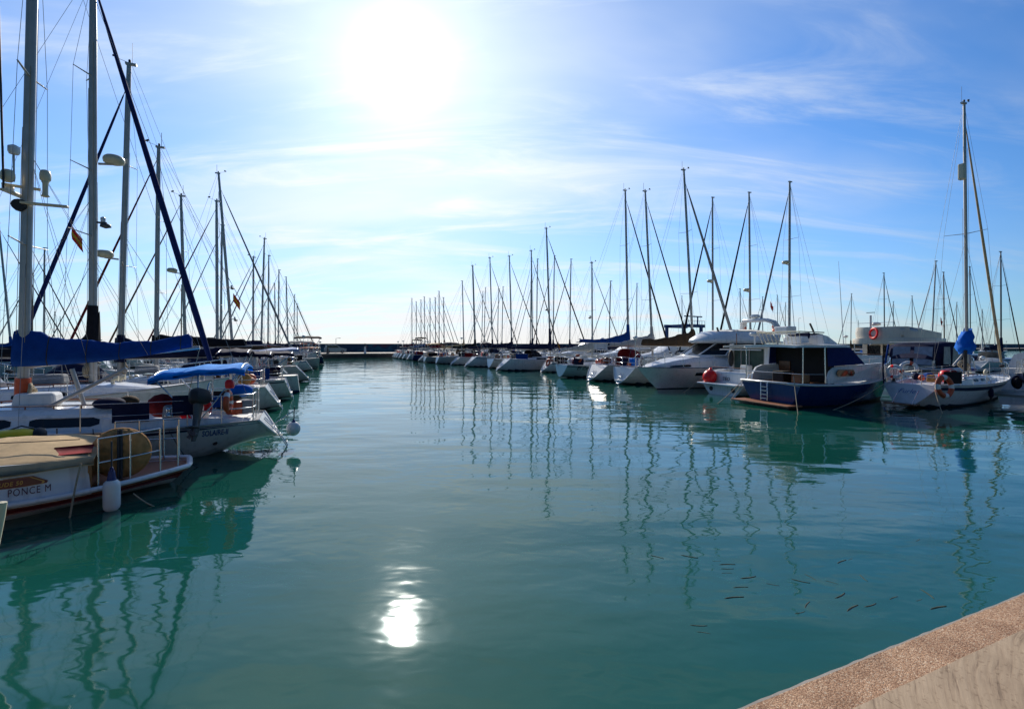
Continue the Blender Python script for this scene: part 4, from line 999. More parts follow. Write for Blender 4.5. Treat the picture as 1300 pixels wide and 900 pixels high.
# -- the rest of the left row: pixel of the mast foot, lateral place, masthead row
GL = 'boats moored along the left quay'
left = [
 ('bow-out white sloop with deckhouse, dark collar on its mast and thick navy furled genoa', dict(px=118, s=-5.7, out=True, top_py=-32, L=9.9, mf=.645, fs=1.1, fm=1.15, fb=1.6, det=2, mr=.105, cover='canvas_black', ch=1.45, collar=.1, pile=8, ct=.2, forem='sun_strip_blue', forer=.095, cabh=.42, cabw=.30, win='two', spray='canvas_navy', boom=3.4, bz=2.3, rb=1.0, cab=(3.2, 8.0), foretop=.985,
      radars=((8.15, .50, 'dome'), (6.35, .3, 'lamp')), rake=.0, sweep=.3, spreaders=(.36, .52, .75), foredx=-.2)),
 ('sloop with long navy sail cover and big radar, moored beyond the deckhouse sloop', dict(px=152, s=-6.2, top_py=80, L=8.8, mf=.62, canvas_fore=(5.8, 7.6), cfh=1.0, cabh=.6, win='two', cab=(2.6, 5.6), fs=1.0, fm=1.05, fb=1.4, det=2, mr=.10, cover='canvas_navy', ch=.80, ct=.30, boom=3.6, bz=2.15, collar=.1, pile=2, forem='sun_strip_blue', forer=.07, spray='canvas_navy', bim='canvas_navy', bimz=2.55, rake=.28, radars=((5.9, .55, 'dome'),), foretop=.94)),
 ('sloop with black sail cover and red furled genoa on bare grey mast', dict(px=198, s=-6.0, top_py=187, L=9.3, mf=.60, det=1, mr=.095, cover='canvas_black', ch=.55, ct=.28, boom=3.8, bz=2.55, collar=0, forem='canvas_maroon', forer=.05, spray='canvas_navy', bim='canvas_navy', bimz=2.4, rake=.1, hullkw=dict(stripe='stripe_navy'))),
 ('sloop with pale blue awning over its cockpit and small round radar', dict(px=236, s=-6.4, top_py=250, L=10.6, mf=.58, det=1, mr=.09, cover='canvas_navy', ch=.6, boom=4.4, bz=2.6, collar=0, forem='wood_mast', forer=.05, bim='canvas_pale', bimx=(-.1, 3.0), bimz=2.45, bimt=-.25, bimw=.36, spray='canvas_navy', rake=-.25, radars=((7.0, .55, 'dome'),))),
 ('grey-hulled sloop with raked scoop stern and red-brown sail cover', dict(px=276, s=-5.2, top_py=256, L=10.4, mf=.56, det=1, mr=.095, cover='canvas_brown', ch=.5, boom=4.2, collar=0, forem='canvas_maroon', forer=.05, fs=1.15, fm=1.15, fb=1.5, rs=1.0, rake=-.05, hullkw=dict(top='gelcoat_grey'), spray='canvas_navy')),
 ('bow-out sloop with tall left-leaning mast and furled sail reaching over the channel', dict(px=297, s=-4.7, out=True, top_py=223, L=10.8, mf=.58, det=1, mr=.10, cover='sailcloth', ch=.6, collar=.2, boom=3.8, forem='canvas_grey', forer=.075, rake=1.0, foretop=.93, radars=((4.6, .35, 'lamp'), (7.0, .3, 'lamp')), spray='canvas_navy')),
 ('sloop with grey mast close beside the left-leaning mast, navy canvas', dict(px=280, s=-6.4, top_py=286, L=10.0, det=1, mr=.09, cover='canvas_navy', collar=0, rake=.1, forem='sailcloth', forer=.05, spray='canvas_black')),
 ('white sloop with maroon sail cover, mast shorter than its right neighbour', dict(px=321, s=-4.3, top_py=327, L=9.6, det=1, mr=.085, cover='canvas_maroon', collar=.3, rake=.05, forem='sailcloth', forer=.055, spray='canvas_maroon')),
 ('sloop with the tallest mast of the farther left row and grey awning', dict(px=331, s=-4.0, top_py=303, L=10.3, det=1, mr=.095, cover='canvas_grey', collar=.2, rake=.35, forem='canvas_grey', forer=.06, bim='canvas_grey', bimz=3.1, hullkw=dict(top='gelcoat_grey'))),
 ('white sloop with dark flat bimini high above its stern', dict(px=340, s=-3.6, top_py=325, L=10, det=1, mr=.085, cover='canvas_navy', collar=.2, rake=.1, forem='sailcloth', forer=.055, bim='canvas_black', bimz=3.7, bimx=(-.2, 2.8))),
 ('far white sloop with maroon bimini and twin thin masts behind it', dict(px=353, s=-2.8, top_py=343, L=10, det=0, mr=.085, cover='canvas_navy', collar=0, rake=.1, forem='sailcloth', forer=.06, bim='canvas_maroon', bimz=2.9)),
 ('bow-out sloop second from the far end of the left row, dark furled sails', dict(px=366, s=-1.9, out=True, top_py=352, L=10, det=0, mr=.09, cover='canvas_black', collar=0, rake=.3, forem='canvas_black', forer=.075, inner=(.62, 'canvas_black', .06))),
 ('farthest sloop of the left row, with thin mast near the pier', dict(px=373, s=-1.3, top_py=374, L=9, det=0, mr=.08, cover='canvas_navy', collar=0, rake=.1, forem='sailcloth', forer=.05)),
]
vary = [None, None, dict(rs=.35, fs=1.0, tr=.7), dict(rs=.9, fs=1.1, tr=.5), None, None, dict(rs=.2, fs=.9, scoop=False, tr=.6, hullkw=dict(top='gelcoat_cream')), dict(rs=.7, fs=1.05, tr=.5, hullkw=dict(stripe='stripe_blue')), dict(rs=-.05, fs=1.2, scoop=False, tr=.75), dict(rs=1.0, fs=.95, tr=.5), dict(rs=.3, fs=1.1, scoop=False, hullkw=dict(top='navy_paint')), None, dict(rs=.6, fs=.9)]
for i, (lab, kw) in enumerate(left):
    if vary[i]: kw = {**kw, **{k_: v_ for k_, v_ in vary[i].items() if k_ not in ('hullkw',) or 'hullkw' not in kw}}
    yacht(lab, row='l', group=GL, **{**dict(B=3.15), **kw})

# ================================================================== motor boats
def helm_rail(root, hull, x0, x1, h=.55, r=.014, name='bow_rail', side=(1, -1)):
    for sd_ in side:
        b = MB(); b.tube(curved_rail(hull, x0, x1, sd_, h, .1, 8), r, 'steel', 7)
        n = 5
        for i in range(n + 1):
            x = lp(x0, x1, i / n); a = curved_rail(hull, x, x, sd_, 0, .06, 1)[0]; c = curved_rail(hull, x, x, sd_, h, .1, 1)[0]; b.tube([a, c], r * .9, 'steel', 6)
        b.build(name, root)
def slab(b, x0, x1, w0, w1, z, th, m, n=10, round_=.25, nose=.0):
    """rounded roof panel"""
    g = []
    for i in range(n + 1):
        k = i / n; x = lp(x0, x1, k); w = lp(w0, w1, k) * (1 - round_ * (abs(2 * k - 1)) ** 6); g.append([V(x, w * c, z + th * .6 * (1 - c * c)) for c in (-1, -.92, -.6, 0, .6, .92, 1)])
    b.sheet(g, th, m, True)
def quadw(parent, pts, m='glass_dark', off=(0, 0, 0), name='window', th=.02):
    b = MB(); p = [Vector(q_) + Vector(off) for q_ in pts]; n = (p[1] - p[0]).cross(p[3] - p[0]).normalized(); b.sheet([[p[0], p[1]], [p[3], p[2]]], th, m, False, -n); return b.build(name, parent)

def blue_boat():
    hd = R(18); root = thing('motor_boat', 'navy-blue hulled motor boat with white hardtop and dark open cockpit', 'motor boat', (11.5, 21.0, 0), hd)
    h = Hull(7.6, 3.4, 1.0, 1.0, 1.5, tr=.93, um=.4, rs=-.12, rb=1.0, zks=-.25, q=.34, qb=.75)
    h.build(root, 'navy_paint', 'navy_paint', 'antifoul', transom='navy_paint', n=24, rub='gelcoat', deckm='deck_white')
    q = MB()
    c = [h.at(u, 1.0, 1) for u in (.3, .2, .1, 0)]; c = c + [V(p.x, -p.y, p.z) for p in c[::-1]]
    q.tube([p + V(0, 0, .03) for p in c], .06, 'gelcoat', 8, flat=.8); q.build('gunwale', root)
    q = MB(); q.box((-.36, 0, .13), (.8, 3.1, .07), 'teak'); q.build('swim_platform', root, .02)
    q = MB()     # boarding ladder
    for y in (.35, .0): q.tube([V(-.12, y, 1.05), V(-.2, y, .98), V(-.2, y, .2)], .02, 'steel', 7)
    for z in (.3, .47, .64, .81): q.box((-.2, .17, z), (.09, .36, .03), 'steel')
    q.build('boarding_ladder', root)
    # cockpit well and wooden bulkhead
    q = MB(); q.box((1.0, 0, 1.0), (1.9, 2.7, .05), 'teak'); q.build('cockpit_sole', root)
    q = MB(); q.box((1.9, 0, 1.78), (.06, 2.9, 1.6), 'cockpit_dark'); q.build('saloon_bulkhead', root)
    q = MB(); q.box((1.86, .95, 1.45), (.05, .6, .9), 'varnish'); q.box((1.86, .75, 1.25), (.07, .55, .35), 'teak'); q.build('cabin_door', root)
    q = MB(); q.box((.75, .1, 1.25), (.5, .6, .5), 'cockpit_dark'); q.box((.75, -.85, 1.22), (.5, .5, .45), 'varnish'); q.build('cockpit_seat', root, .04)
    # far side moulding
    for sd_ in (1, -1):
        q = MB(); y = sd_ * 1.58; x0 = .05 if sd_ > 0 else 1.45
        prof = [(x0, 1.02), (x0, 1.25), (x0 + .12, 1.55), (x0 + .4, 1.72), (5.2, 1.86), (5.8, 1.7), (6.3, 1.3), (6.3, 1.1)]
        if sd_ > 0: prof = [(.35, 1.02), (.4, 1.3), (.62, 1.6), (1.0, 1.72), (5.2, 1.86), (5.8, 1.7), (6.3, 1.3), (6.3, 1.1)]
        yy = lambda x: sd_ * (min(1.58, h.y(min(x, 6.2), h.sheer(x)) - .12))
        a = [V(x, yy(x), z) for x, z in prof]; c = [V(x, yy(x) - sd_ * .10, z) for x, z in prof]
        q.loft([a, c], 'gelcoat', True, True, False); so = q.build('cabin_side', root, .03)
        w = [V(2.55, yy(2.5) + sd_ * .012, 1.32), V(3.75, yy(3.7) + sd_ * .012, 1.34), V(3.75, yy(3.7) + sd_ * .012, 1.60), V(2.55, yy(2.5) + sd_ * .012, 1.58)]
        b = MB(); g = []
        for i in range(13):
            k = i / 12; e = math.sqrt(max(0, 1 - (max(0, abs(k - .5) - .38) / .12) ** 2)); g.append([V(lp(1.9, 2.95, k), yy(3) + sd_ * .014, 1.47 - .14 * max(.25, e)), V(lp(1.9, 2.95, k), yy(3) + sd_ * .014, 1.47 + .14 * max(.25, e))])
        b.sheet(g, .02, 'glass_dark', False, (0, -sd_, 0)); b.build('window', so)
    q = MB(); slab(q, 4.6, 6.2, 1.4, .7, 1.72, .06, 'gelcoat'); q.build('foredeck_trunk', root)
    # navy side curtains with raked front, windscreen
    for sd_ in (1, -1):
        y = sd_ * 1.53
        b = MB(); b.sheet([[V(1.5, y, 1.76), V(2.6, y, 1.80), V(3.65, y, 1.83)], [V(1.5, y * .96, 2.62), V(2.3, y * .95, 2.62), V(2.85, y * .93, 2.60)]], .02, 'sun_strip_blue', False, (0, -sd_, 0)); b.build('side_curtain', root)
    quadw(root, [V(3.65, -1.5, 1.83), V(3.65, 1.5, 1.83), V(2.85, 1.4, 2.6), V(2.85, -1.4, 2.6)], 'glass_dark', name='windscreen')
    q = MB(); slab(q, -.12, 3.1, 1.68, 1.5, 2.64, .075, 'gelcoat', 14, .16); ro = q.build('hardtop', root, .02)
    for y in (-1.5, 1.5):
        q = MB(); q.tube([V(.1, y * 1.0, 1.0), V(.12, y, 2.64)], .024, 'steel', 8); q.build('hardtop_post', ro)
    q = MB(); q.tube([V(1.3, -1.55, 1.05), V(1.3, -1.52, 2.64)], .028, 'steel', 8); q.build('hardtop_post', ro)
    q = MB()
    for yy_ in (-1.5, 1.5): q.tube([V(.1, yy_, 1.45), V(1.4, yy_, 1.42)], .012, 'steel', 6)
    q.tube([V(.1, -1.5, 1.45), V(.1, 1.5, 1.45)], .012, 'steel', 6); q.build('cockpit_rail', root)
    # upper steering position
    q = MB()
    g = [[V(.55, -1.0, 2.72), V(.55, 0, 2.72), V(.55, 1.0, 2.72)], [V(.35, -1.15, 3.22), V(.35, 0, 3.22), V(.35, 1.15, 3.22)]]
    for y in [-1.1 + .22 * i for i in range(11)]: q.tube([V(.58, y * .9, 2.70), V(.38, y, 3.22)], .012, 'plastic_cream', 5)
    q.tube([V(.36, -1.15, 3.24), V(.36, 1.15, 3.24)], .03, 'plastic_cream', 7); q.tube([V(.36, -1.15, 3.24), V(1.6, -1.25, 3.2)], .025, 'plastic_cream', 7); q.tube([V(.36, 1.15, 3.24), V(1.6, 1.25, 3.2)], .025, 'plastic_cream', 7)
    q.build('basket_rail', ro)
    q = MB(); q.box((.95, .1, 3.32), (.55, .7, .36), 'plastic_white'); q.build('cool_box', ro, .05)
    q = MB(); q.box((1.35, -.1, 2.9), (.45, 1.0, .3), 'gelcoat', top=(.8, .95)); q.box((1.55, -.1, 3.08), (.12, 1.0, .28), 'canvas_navy', ry=.2); q.build('flybridge_seat', ro, .04)
    q = MB(); q.loft([[V(x, y, z) for y, z in ((-1.0, 2.7), (-.95, 2.7 + hh), (.95, 2.7 + hh), (1.0, 2.7))] for x, hh in ((1.9, .42), (2.2, .36), (2.7, .08))], 'gelcoat', True, True, False); q.tube([V(1.95, -.5, 3.2), V(1.7, -.5, 3.62)], .045, 'rubber', 7); q.box((2.1, .1, 3.12), (.4, 1.5, .1), 'canvas_navy', ry=.1); q.build('flybridge_console', ro, .03)
    q = MB(); q.tube([V(2.6, 1.0, 2.7), V(2.3, 1.05, 5.9)], [.018, .006], 'plastic_white', 6); q.tube([V(3.2, -.9, 2.7), V(2.9, -.9, 6.4)], [.018, .006], 'plastic_white', 6); q.build('whip_antenna', ro)
    helm_rail(root, h, 4.8, 7.3, .6)
    fender(world(root, (5.15, -1.72, .55)), .55, .11, 'canvas_grey', 'rubber', 'grey fender hanging on the dark side of the navy-blue motor boat', .35)
    mooring([world(root, (-.05, -1.2, 1.35)), world(root, (-1.3, -2.5, -.05))], 'taut pale rope from the near stern corner of the navy-blue boat', .016, 'rope', .05)
    mooring([world(root, (.0, 1.6, 1.0)), world(root, (-2.0, 1.1, -.05))], 'taut pale rope from the far stern corner of the navy-blue boat', .016, 'rope', .05)
    return root, h
BB, BBh = blue_boat()

def fishing_boat():
    hd = R(21); root = thing('fishing_boat', 'white pilothouse fishing boat with green glass and red ball at its stern', 'fishing boat', (11.15, 25.1, 0), hd)
    h = Hull(7.6, 3.1, .62, .95, 1.5, tr=.92, um=.4, rs=0.0, rb=.9, zks=-.2, q=.35, qb=.75)
    h.build(root, 'gelcoat', 'gelcoat_grey', 'antifoul', n=22, rub='gelcoat')
    q = MB(); q.box((-.22, 0, .59), (.5, 2.7, .09), 'gelcoat'); q.build('swim_platform', root, .03)
    q = MB()
    for y in (-.75, .75): q.lathe([(.11, -.02), (.12, .02)], V(-.012, y, .30), 'rubber', 16, (-1, 0, 0))
    q.build('exhaust_outlet', root)
    # bulwarks: transom wall and sloping quarters
    q = MB(); q.box((.42, 0, .88), (.10, 2.5, .56), 'gelcoat', ry=-.12); q.tube([V(.42, -1.25, 1.19), V(.42, 1.25, 1.19)], .05, 'gelcoat', 8); q.build('transom_wall', root, .03)
    for sd_ in (1, -1):
        prof = [(-.02, .6), (.42, 1.18), (1.2, 1.28), (6.0, 1.62), (6.0, 1.2), (2.5, .85), (1.0, .62)]
        yy = lambda x: sd_ * (h.y(max(.05, x), h.sheer(x)) - .03)
        q = MB(); q.loft([[V(x, yy(x), z) for x, z in prof], [V(x, yy(x) - sd_ * .09, z) for x, z in prof]], 'gelcoat', True, True, False); q.build('bulwark', root, .03)
    q = MB(); q.box((1.4, 0, .66), (2.0, 2.5, .04), 'deck_white'); q.build('cockpit_sole', root)
    flat_text(root, 'TEO', (.345, .05, .76), (0, -1, 0), (.12, 0, 1), .26, 'letter_black', 0, .004)
    # pilothouse
    x0, x1, w = 1.9, 4.6, 1.28
    q = MB()
    for sd_ in (1, -1):
        q.box((x0, sd_ * (w - .12), 1.7), (.12, .26, 2.0), 'gelcoat'); q.box(((x0 + x1) / 2, sd_ * w, 1.35), (x1 - x0, .09, 1.3), 'gelcoat'); q.box((lp(x0, x1, .45), sd_ * w, 2.3), (.12, .10, .7), 'gelcoat')
        q.box((x1 - .2, sd_ * (w - .04), 2.3), (.14, .1, .8), 'gelcoat', ry=-.5)
    q.box((x0, 0, 2.56), (.12, 2.4, .2), 'gelcoat'); q.box((x0, -.02, 1.0), (.12, 2.4, .6), 'gelcoat'); q.box((x1 + .1, 0, 1.4), (.1, 2.5, 1.2), 'gelcoat'); ph = q.build('pilothouse', root, .02)
    quadw(ph, [V(x0 - .01, 1.0, 1.2), V(x0 - .01, -.05, 1.2), V(x0 - .01, -.05, 2.46), V(x0 - .01, 1.0, 2.46)], 'glass_green', name='glass_door'); quadw(ph, [V(x0 + .01, -.05, 1.2), V(x0 + .01, -1.0, 1.2), V(x0 + .01, -1.0, 2.46), V(x0 + .01, -.05, 2.46)], 'glass_green', name='glass_door')
    q = MB()
    for y in (1.0, .5, -.05, -1.0): q.tube([V(x0 - .03, y, 1.2), V(x0 - .03, y, 2.48)], .022, 'alu_white', 6)
    q.build('door_frame', ph)
    for sd_ in (1, -1):
        quadw(ph, [V(x0 + .15, sd_ * (w + .0), 2.0), V(x1 - .35, sd_ * (w + .0), 2.0), V(x1 - .7, sd_ * w, 2.52), V(x0 + .15, sd_ * w, 2.52)], 'glass_green')
    quadw(ph, [V(x1 + .1, -w, 2.0), V(x1 + .1, w, 2.0), V(x1 - .35, w * .95, 2.56), V(x1 - .35, -w * .95, 2.56)], 'glass_dark', name='windscreen')
    q = MB(); slab(q, x0 - .65, x1 + .1, 1.45, 1.25, 2.62, .09, 'gelcoat_cream', 12, .2); ro = q.build('roof', ph, .02)
    q = MB(); q.lathe([(.2, 0), (.27, .06), (.25, .16), (.1, .22)], (x0 + .2, -.2, 3.15), 'plastic_white', 16); q.tube([V(x0 + .2, -.2, 2.68), V(x0 + .2, -.2, 3.15)], .04, 'plastic_white', 8); q.tube([V(x0 - .3, .55, 2.66), V(x0 - .3, .55, 3.3)], .02, 'varnish', 6); q.build('radar_dome', ro)
    q = MB(); q.tube([V(x0 - .75, 1.3, 2.4), V(x0 - .6, -1.3, 2.4)], .03, 'plastic_white', 6); q.build('rod_holder', ro)
    q = MB(); q.box((x0 - .35, -.15, 1.15), (.4, .55, .85), 'plastic_white', top=(.9, .9)); q.build('helm_seat', root, .05)
    q = MB(); q.ell((x0 - .12, 1.12, 1.9), (.13, .17, .48), 'rubber'); q.build('wetsuit', root)
    q = MB(); q.tube([V(.42, -1.2, 1.45), V(.42, 1.2, 1.45)], .02, 'varnish', 7)
    for y in (-1.15, 0, 1.15): q.tube([V(.42, y, 1.18), V(.42, y, 1.45)], .014, 'steel', 6)
    q.build('stern_rail', root)
    helm_rail(root, h, 4.6, 7.3, .6)
    ball_buoy(world(root, (.05, .92, .90)), .37, 'red', 'bright red ball buoy resting on the stern platform of the fishing boat', 'red', .1, V(.1, 0, 1))
    mooring([world(root, (.2, -1.35, 1.0)), world(root, (-1.4, -1.9, -.05))], 'thin slanting rope at the near quarter of the white fishing boat', .014, 'rope', .04)
    mooring([world(root, (.2, 1.35, 1.0)), world(root, (-1.2, 1.7, -.05))], 'thin slanting rope beside the red ball buoy', .014, 'rope', .04)
fishing_boat()

def cruiser(label, pos, hd, L=11.0, fly=True):
    root = thing('motor_cruiser', label, 'motor cruiser', pos, hd)
    h = Hull(L, 3.4, 1.15, 1.25, 1.35, tr=.9, um=.42, rs=0.0, rb=1.9, zks=-.3, q=.33, qb=1.15, pw=2.6)
    h.build(root, 'gelcoat', 'gelcoat', 'antifoul', n=24, rub='stripe_navy')
    # moulded foredeck and saloon
    cab = Cabin([(1.5, 1.5, 1.15, .95), (6.5, 1.45, 1.18, .88), (8.6, 1.15, 1.24, .55), (10.0, .6, 1.28, .22), (10.5, .3, 1.3, .05)], .84, .6)
    co = cab.build(root, 'gelcoat', 'foredeck_trunk')
    cab.window(co, 8.0, 9.3, .35, .7)
    b = MB()
    for sd_ in (1, -1):
        g = [[V(x, sd_ * (h.y(x, z) + .012), z) for z in (.82, 1.0)] for x in [lp(7.0, 7.65, i / 4) for i in range(5)]]; b.sheet(g, .02, 'glass_dark', False, (0, -sd_, 0))
    b.build('porthole', root)
    # wheelhouse glass
    z0, z1 = 2.02, 2.78
    bot = [V(1.9, 1.36, z0), V(5.4, 1.36, z0), V(7.0, .75, z0), V(7.2, 0, z0)]; top = [V(1.9, 1.26, z1), V(4.6, 1.26, z1), V(5.5, .75, z1), V(5.6, 0, z1)]
    bot = bot + [V(p_.x, -p_.y, p_.z) for p_ in bot[-2::-1]]; top = top + [V(p_.x, -p_.y, p_.z) for p_ in top[-2::-1]]
    b = MB(); b.loft([bot, top], 'glass_dark', True, False, False); gl = b.build('wheelhouse_glass', root)
    b = MB()
    for i in (1, 2, 4, 5): b.tube([bot[i] * 1.0 + V(.02, 0, 0), top[i] + V(.02, 0, 0)], .05, 'gelcoat', 6)
    for i in (0, 6): b.tube([bot[i], top[i]], .09, 'gelcoat', 6)
    b.tube([p_ + V(.015, 0, .0) for p_ in bot], .04, 'gelcoat', 6); b.build('window_frame', gl)
    # hardtop with brow, flybridge coaming
    g = []
    for z, k, dx in ((2.76, 1.0, .0), (2.86, 1.07, .3), (3.02, 1.06, .22), (3.35, .92, -.35), (3.5, .86, -.7)):
        ring = []
        for (x, y) in ((1.2, 1.45), (4.4, 1.45), (5.6, 1.15), (6.15, .6), (6.3, 0), (6.15, -.6), (5.6, -1.15), (4.4, -1.45), (1.2, -1.45)): ring.append(V(x + dx * (x - 1.2) / 5, y * k, z))
        g.append(ring)
    b = MB(); b.loft(g, 'gelcoat', True, True, True); fb = b.build('flybridge', root)
    b = MB()
    g = [[V(x, w * c, z - .12 * abs(c) ** 3 + .03 * math.sin(x * 4 + c * 3)) for c in (-1, -.8, -.4, 0, .4, .8, 1)] for x, w, z in ((1.6, 1.2, 3.62), (3.0, 1.25, 3.66), (4.4, 1.15, 3.64), (5.3, .8, 3.48))]
    b.sheet(g, .14, 'canvas_white', True); b.tube([V(5.1, .6, 3.3), V(5.3, .6, 3.75)], .06, 'rubber', 7); b.build('flybridge_cover', fb)
    b = MB()
    for dx in (0, .28): b.tube([V(.9 + dx, 1.45, 2.9), V(.5 + dx, 1.35, 3.7), V(.75 + dx, 1.15, 4.15), V(1.0 + dx, .8, 4.3), V(1.0 + dx, -.8, 4.3), V(.75 + dx, -1.15, 4.15), V(.5 + dx, -1.35, 3.7), V(.9 + dx, -1.45, 2.9)], .12, 'gelcoat', 8)
    ar = b.build('radar_arch', fb)
    radar(ar, (1.15, 0, 4.56), .3, 'plastic_white', name='radar_dome')
    b = MB(); b.tube([V(1.1, .5, 4.3), V(1.1, .5, 5.2)], .02, 'plastic_white', 6); b.tube([V(1.1, .3, 5.0), V(1.1, .7, 5.0)], .014, 'alu_dark', 5); b.tube([V(1.1, -.6, 4.3), V(1.0, -.6, 6.4)], [.018, .006], 'plastic_white', 5); b.build('antenna_mast', ar)
    b = MB(); b.box((.9, 0, 2.82), (1.9, 2.9, .12), 'gelcoat'); b.build('cockpit_overhang', fb, .04)
    helm_rail(root, h, 5.5, L - .35, .62, .018)
    return root, h
tip = V(7.4, 27.85, 0); MC, MCh = cruiser('big white flybridge cruiser lying bow-out with dark windscreen band', tip + V(CS, SN, 0) * 11.0, R(204))
life_ring(world(MC, (.55, .95, 3.85)), (-1, .2, .15), 'left of two orange horseshoe buoys on the radar arch of the flybridge cruiser', .25, .09, 'orange', horseshoe=True, name='horseshoe_buoy', spin=R(90), group='horseshoe buoys on the radar arch')
life_ring(world(MC, (.55, -1.35, 3.7)), (-1, .2, .15), 'right of two orange horseshoe buoys on the radar arch of the flybridge cruiser', .25, .09, 'orange', horseshoe=True, name='horseshoe_buoy', spin=R(90), group='horseshoe buoys on the radar arch')

def beige_flybridge():
    hd = R(26); root = thing('motor_yacht', 'beige flybridge motor yacht seen from astern with life ring on its bridge', 'motor yacht', (25.3, 32.9, 0), hd)
    h = Hull(12, 4.2, 1.3, 1.35, 2.0, tr=.92, um=.4, rs=.1, rb=1.6, zks=-.3, q=.34, qb=.9)
    h.build(root, 'gelcoat', 'stripe_navy', 'antifoul', n=18)
    b = MB(); b.box((1.9, 0, 1.9), (.1, 3.2, 1.4), 'glass_dark'); sa = b.build('saloon_door', root)
    b = MB()
    for y in (-1.6, -.4, .5, 1.6): b.box((1.84, y, 1.95), (.08, .12 if abs(y) < 1 else .3, 1.5), 'gelcoat_cream')
    b.build('door_frame', sa)
    cab = Cabin([(1.95, 1.75, 1.25, 1.5), (6.2, 1.7, 1.4, 1.4), (8.2, 1.3, 1.6, .5), (10.4, .6, 1.8, .1)], .88, .6); co = cab.build(root, 'gelcoat_cream', 'saloon'); cab.window(co, 2.6, 6.4, .5, .95)
    g = []
    for z, k in ((2.72, .97), (2.82, 1.0), (3.05, 1.0), (3.12, .98)):
        g.append([V(x * 1.0, y * k, z) for (x, y) in ((.15, 1.3), (.0, 1.0), (.0, -1.0), (.15, -1.3), (.5, -1.75), (5.5, -1.75), (6.8, -1.2), (7.0, 0), (6.8, 1.2), (5.5, 1.75), (.5, 1.75))])
    b = MB(); b.loft(g, 'gelcoat_cream', True, True, True); fb = b.build('flybridge_deck', root)
    # curved coaming round the bridge
    b = MB(); pts = [(5.2, 1.6), (2.0, 1.66), (.7, 1.6), (.2, 1.2), (.05, .6), (.05, -.6), (.2, -1.2), (.7, -1.6), (2.0, -1.66), (5.2, -1.6)]
    b.sheet([[V(x, y, 3.05), V(x - .06, y * 1.02, 3.5), V(x - .02, y, 3.9 - max(0, x - .8) * .10)] for x, y in pts], .08, 'gelcoat_cream', True, (0, 0, -.2)); b.build('coaming', fb)
    b = MB(); b.box((3.4, 0, 3.35), (1.0, 2.2, .6), 'canvas_tan'); b.box((4.7, .2, 3.5), (.7, 1.8, .8), 'gelcoat', top=(.6, .9)); b.build('bridge_seat', fb, .06)
    b = MB(); b.tube([V(.6, .6, 3.6), V(.6, .6, 4.75)], .07, 'plastic_white', 8); b.box((.6, .6, 4.95), (.12, .5, .04), 'alu_dark'); b.lathe([(.2, 0), (.28, .08), (.26, .2), (.1, .26)], (.7, .3, 4.0), 'plastic_white', 14)
    for y in (-.9, 1.3): b.tube([V(.4, y, 3.8), V(.4, y, 4.45)], .02, 'steel', 6)
    b.tube([V(.4, -.9, 4.2), V(.4, 1.3, 4.2)], .018, 'steel', 6); b.build('light_mast', fb)
    b = MB()
    for y in (-1.5, 1.5): b.tube([V(.3, y, 1.3), V(.3, y, 2.75)], .035, 'steel', 7)
    b.build('bridge_post', fb)
    b = MB(); b.box((.15, 0, 1.62), (.12, 3.0, .6), 'gelcoat'); b.tube([V(.15, -1.6, 2.0), V(.15, 1.6, 2.0)], .03, 'varnish', 7); b.build('cockpit_coaming', root, .03)
    life_ring(world(root, (-.12, .05, 3.45)), (-1, 0, .1), 'red life ring on the beige flybridge stern', .34, .085, 'red', 'red')
    life_ring(world(root, (-.05, -.9, 1.75)), (-1, 0, .2), 'dark grey-brown ring buoy leaning on the cockpit wall under the beige flybridge', .48, .13, 'canvas_brown', 'canvas_grey')
beige_flybridge()

def tent_boat():
    hd = R(24); root = thing('motor_boat', 'white motor boat under navy canvas tent with clear windows', 'motor boat', (23.6, 28.0, 0), hd)
    h = Hull(6.6, 2.9, 1.0, 1.1, 1.4, tr=.9, rs=.1, rb=.8, zks=-.2, q=.35); h.build(root, 'gelcoat', 'stripe_blue', n=16)
    g = []
    for x, w, z in ((.1, 1.15, 1.9), (.3, 1.25, 2.7), (1.2, 1.3, 2.85), (2.6, 1.28, 2.88), (3.6, 1.1, 2.6), (4.4, .95, 1.75)):
        g.append([V(x, -1.32 * w / 1.3, 1.35)] + [V(x, w * c, z - .10 * c * c) for c in (-1, -.6, 0, .6, 1)] + [V(x, 1.32 * w / 1.3, 1.35)])
    b = MB(); b.sheet(g, .02, 'canvas_navy', True); t = b.build('canvas_tent', root)
    for sd_ in (-1, 1):
        for (xa, xb, ta, tb) in ((.55, 1.35, .45, .5), (1.5, 2.5, .5, .5), (2.65, 3.6, .5, .4)):
            quadw(t, [V(xa, sd_ * 1.345, 1.55), V(xb, sd_ * 1.345, 1.55), V(lp(xa, xb, .9), sd_ * 1.335, 2.55), V(lp(xa, xb, .12), sd_ * 1.335, 2.55)][::1 if sd_ < 0 else -1], 'clear_vinyl', name='clear_window', th=.01)
    for (ya, yb) in ((-1.0, -.1), (.1, 1.0)):
        quadw(t, [V(.09, yb, 1.5), V(.09, ya, 1.5), V(.26, ya, 2.55), V(.26, yb, 2.55)], 'clear_vinyl', name='clear_window', th=.01, off=(-.03, 0, .0))
    b = MB(); b.tube([V(.25, -1.25, 2.82), V(.25, 1.25, 2.82)], .03, 'canvas_white', 6); b.tube([V(.2, 1.25, 2.7), V(-.1, 1.3, 1.2)], .05, 'canvas_blue', 6); b.build('tent_frame', t)
    helm_rail(root, h, 4.3, 6.3, .55)
tent_boat()
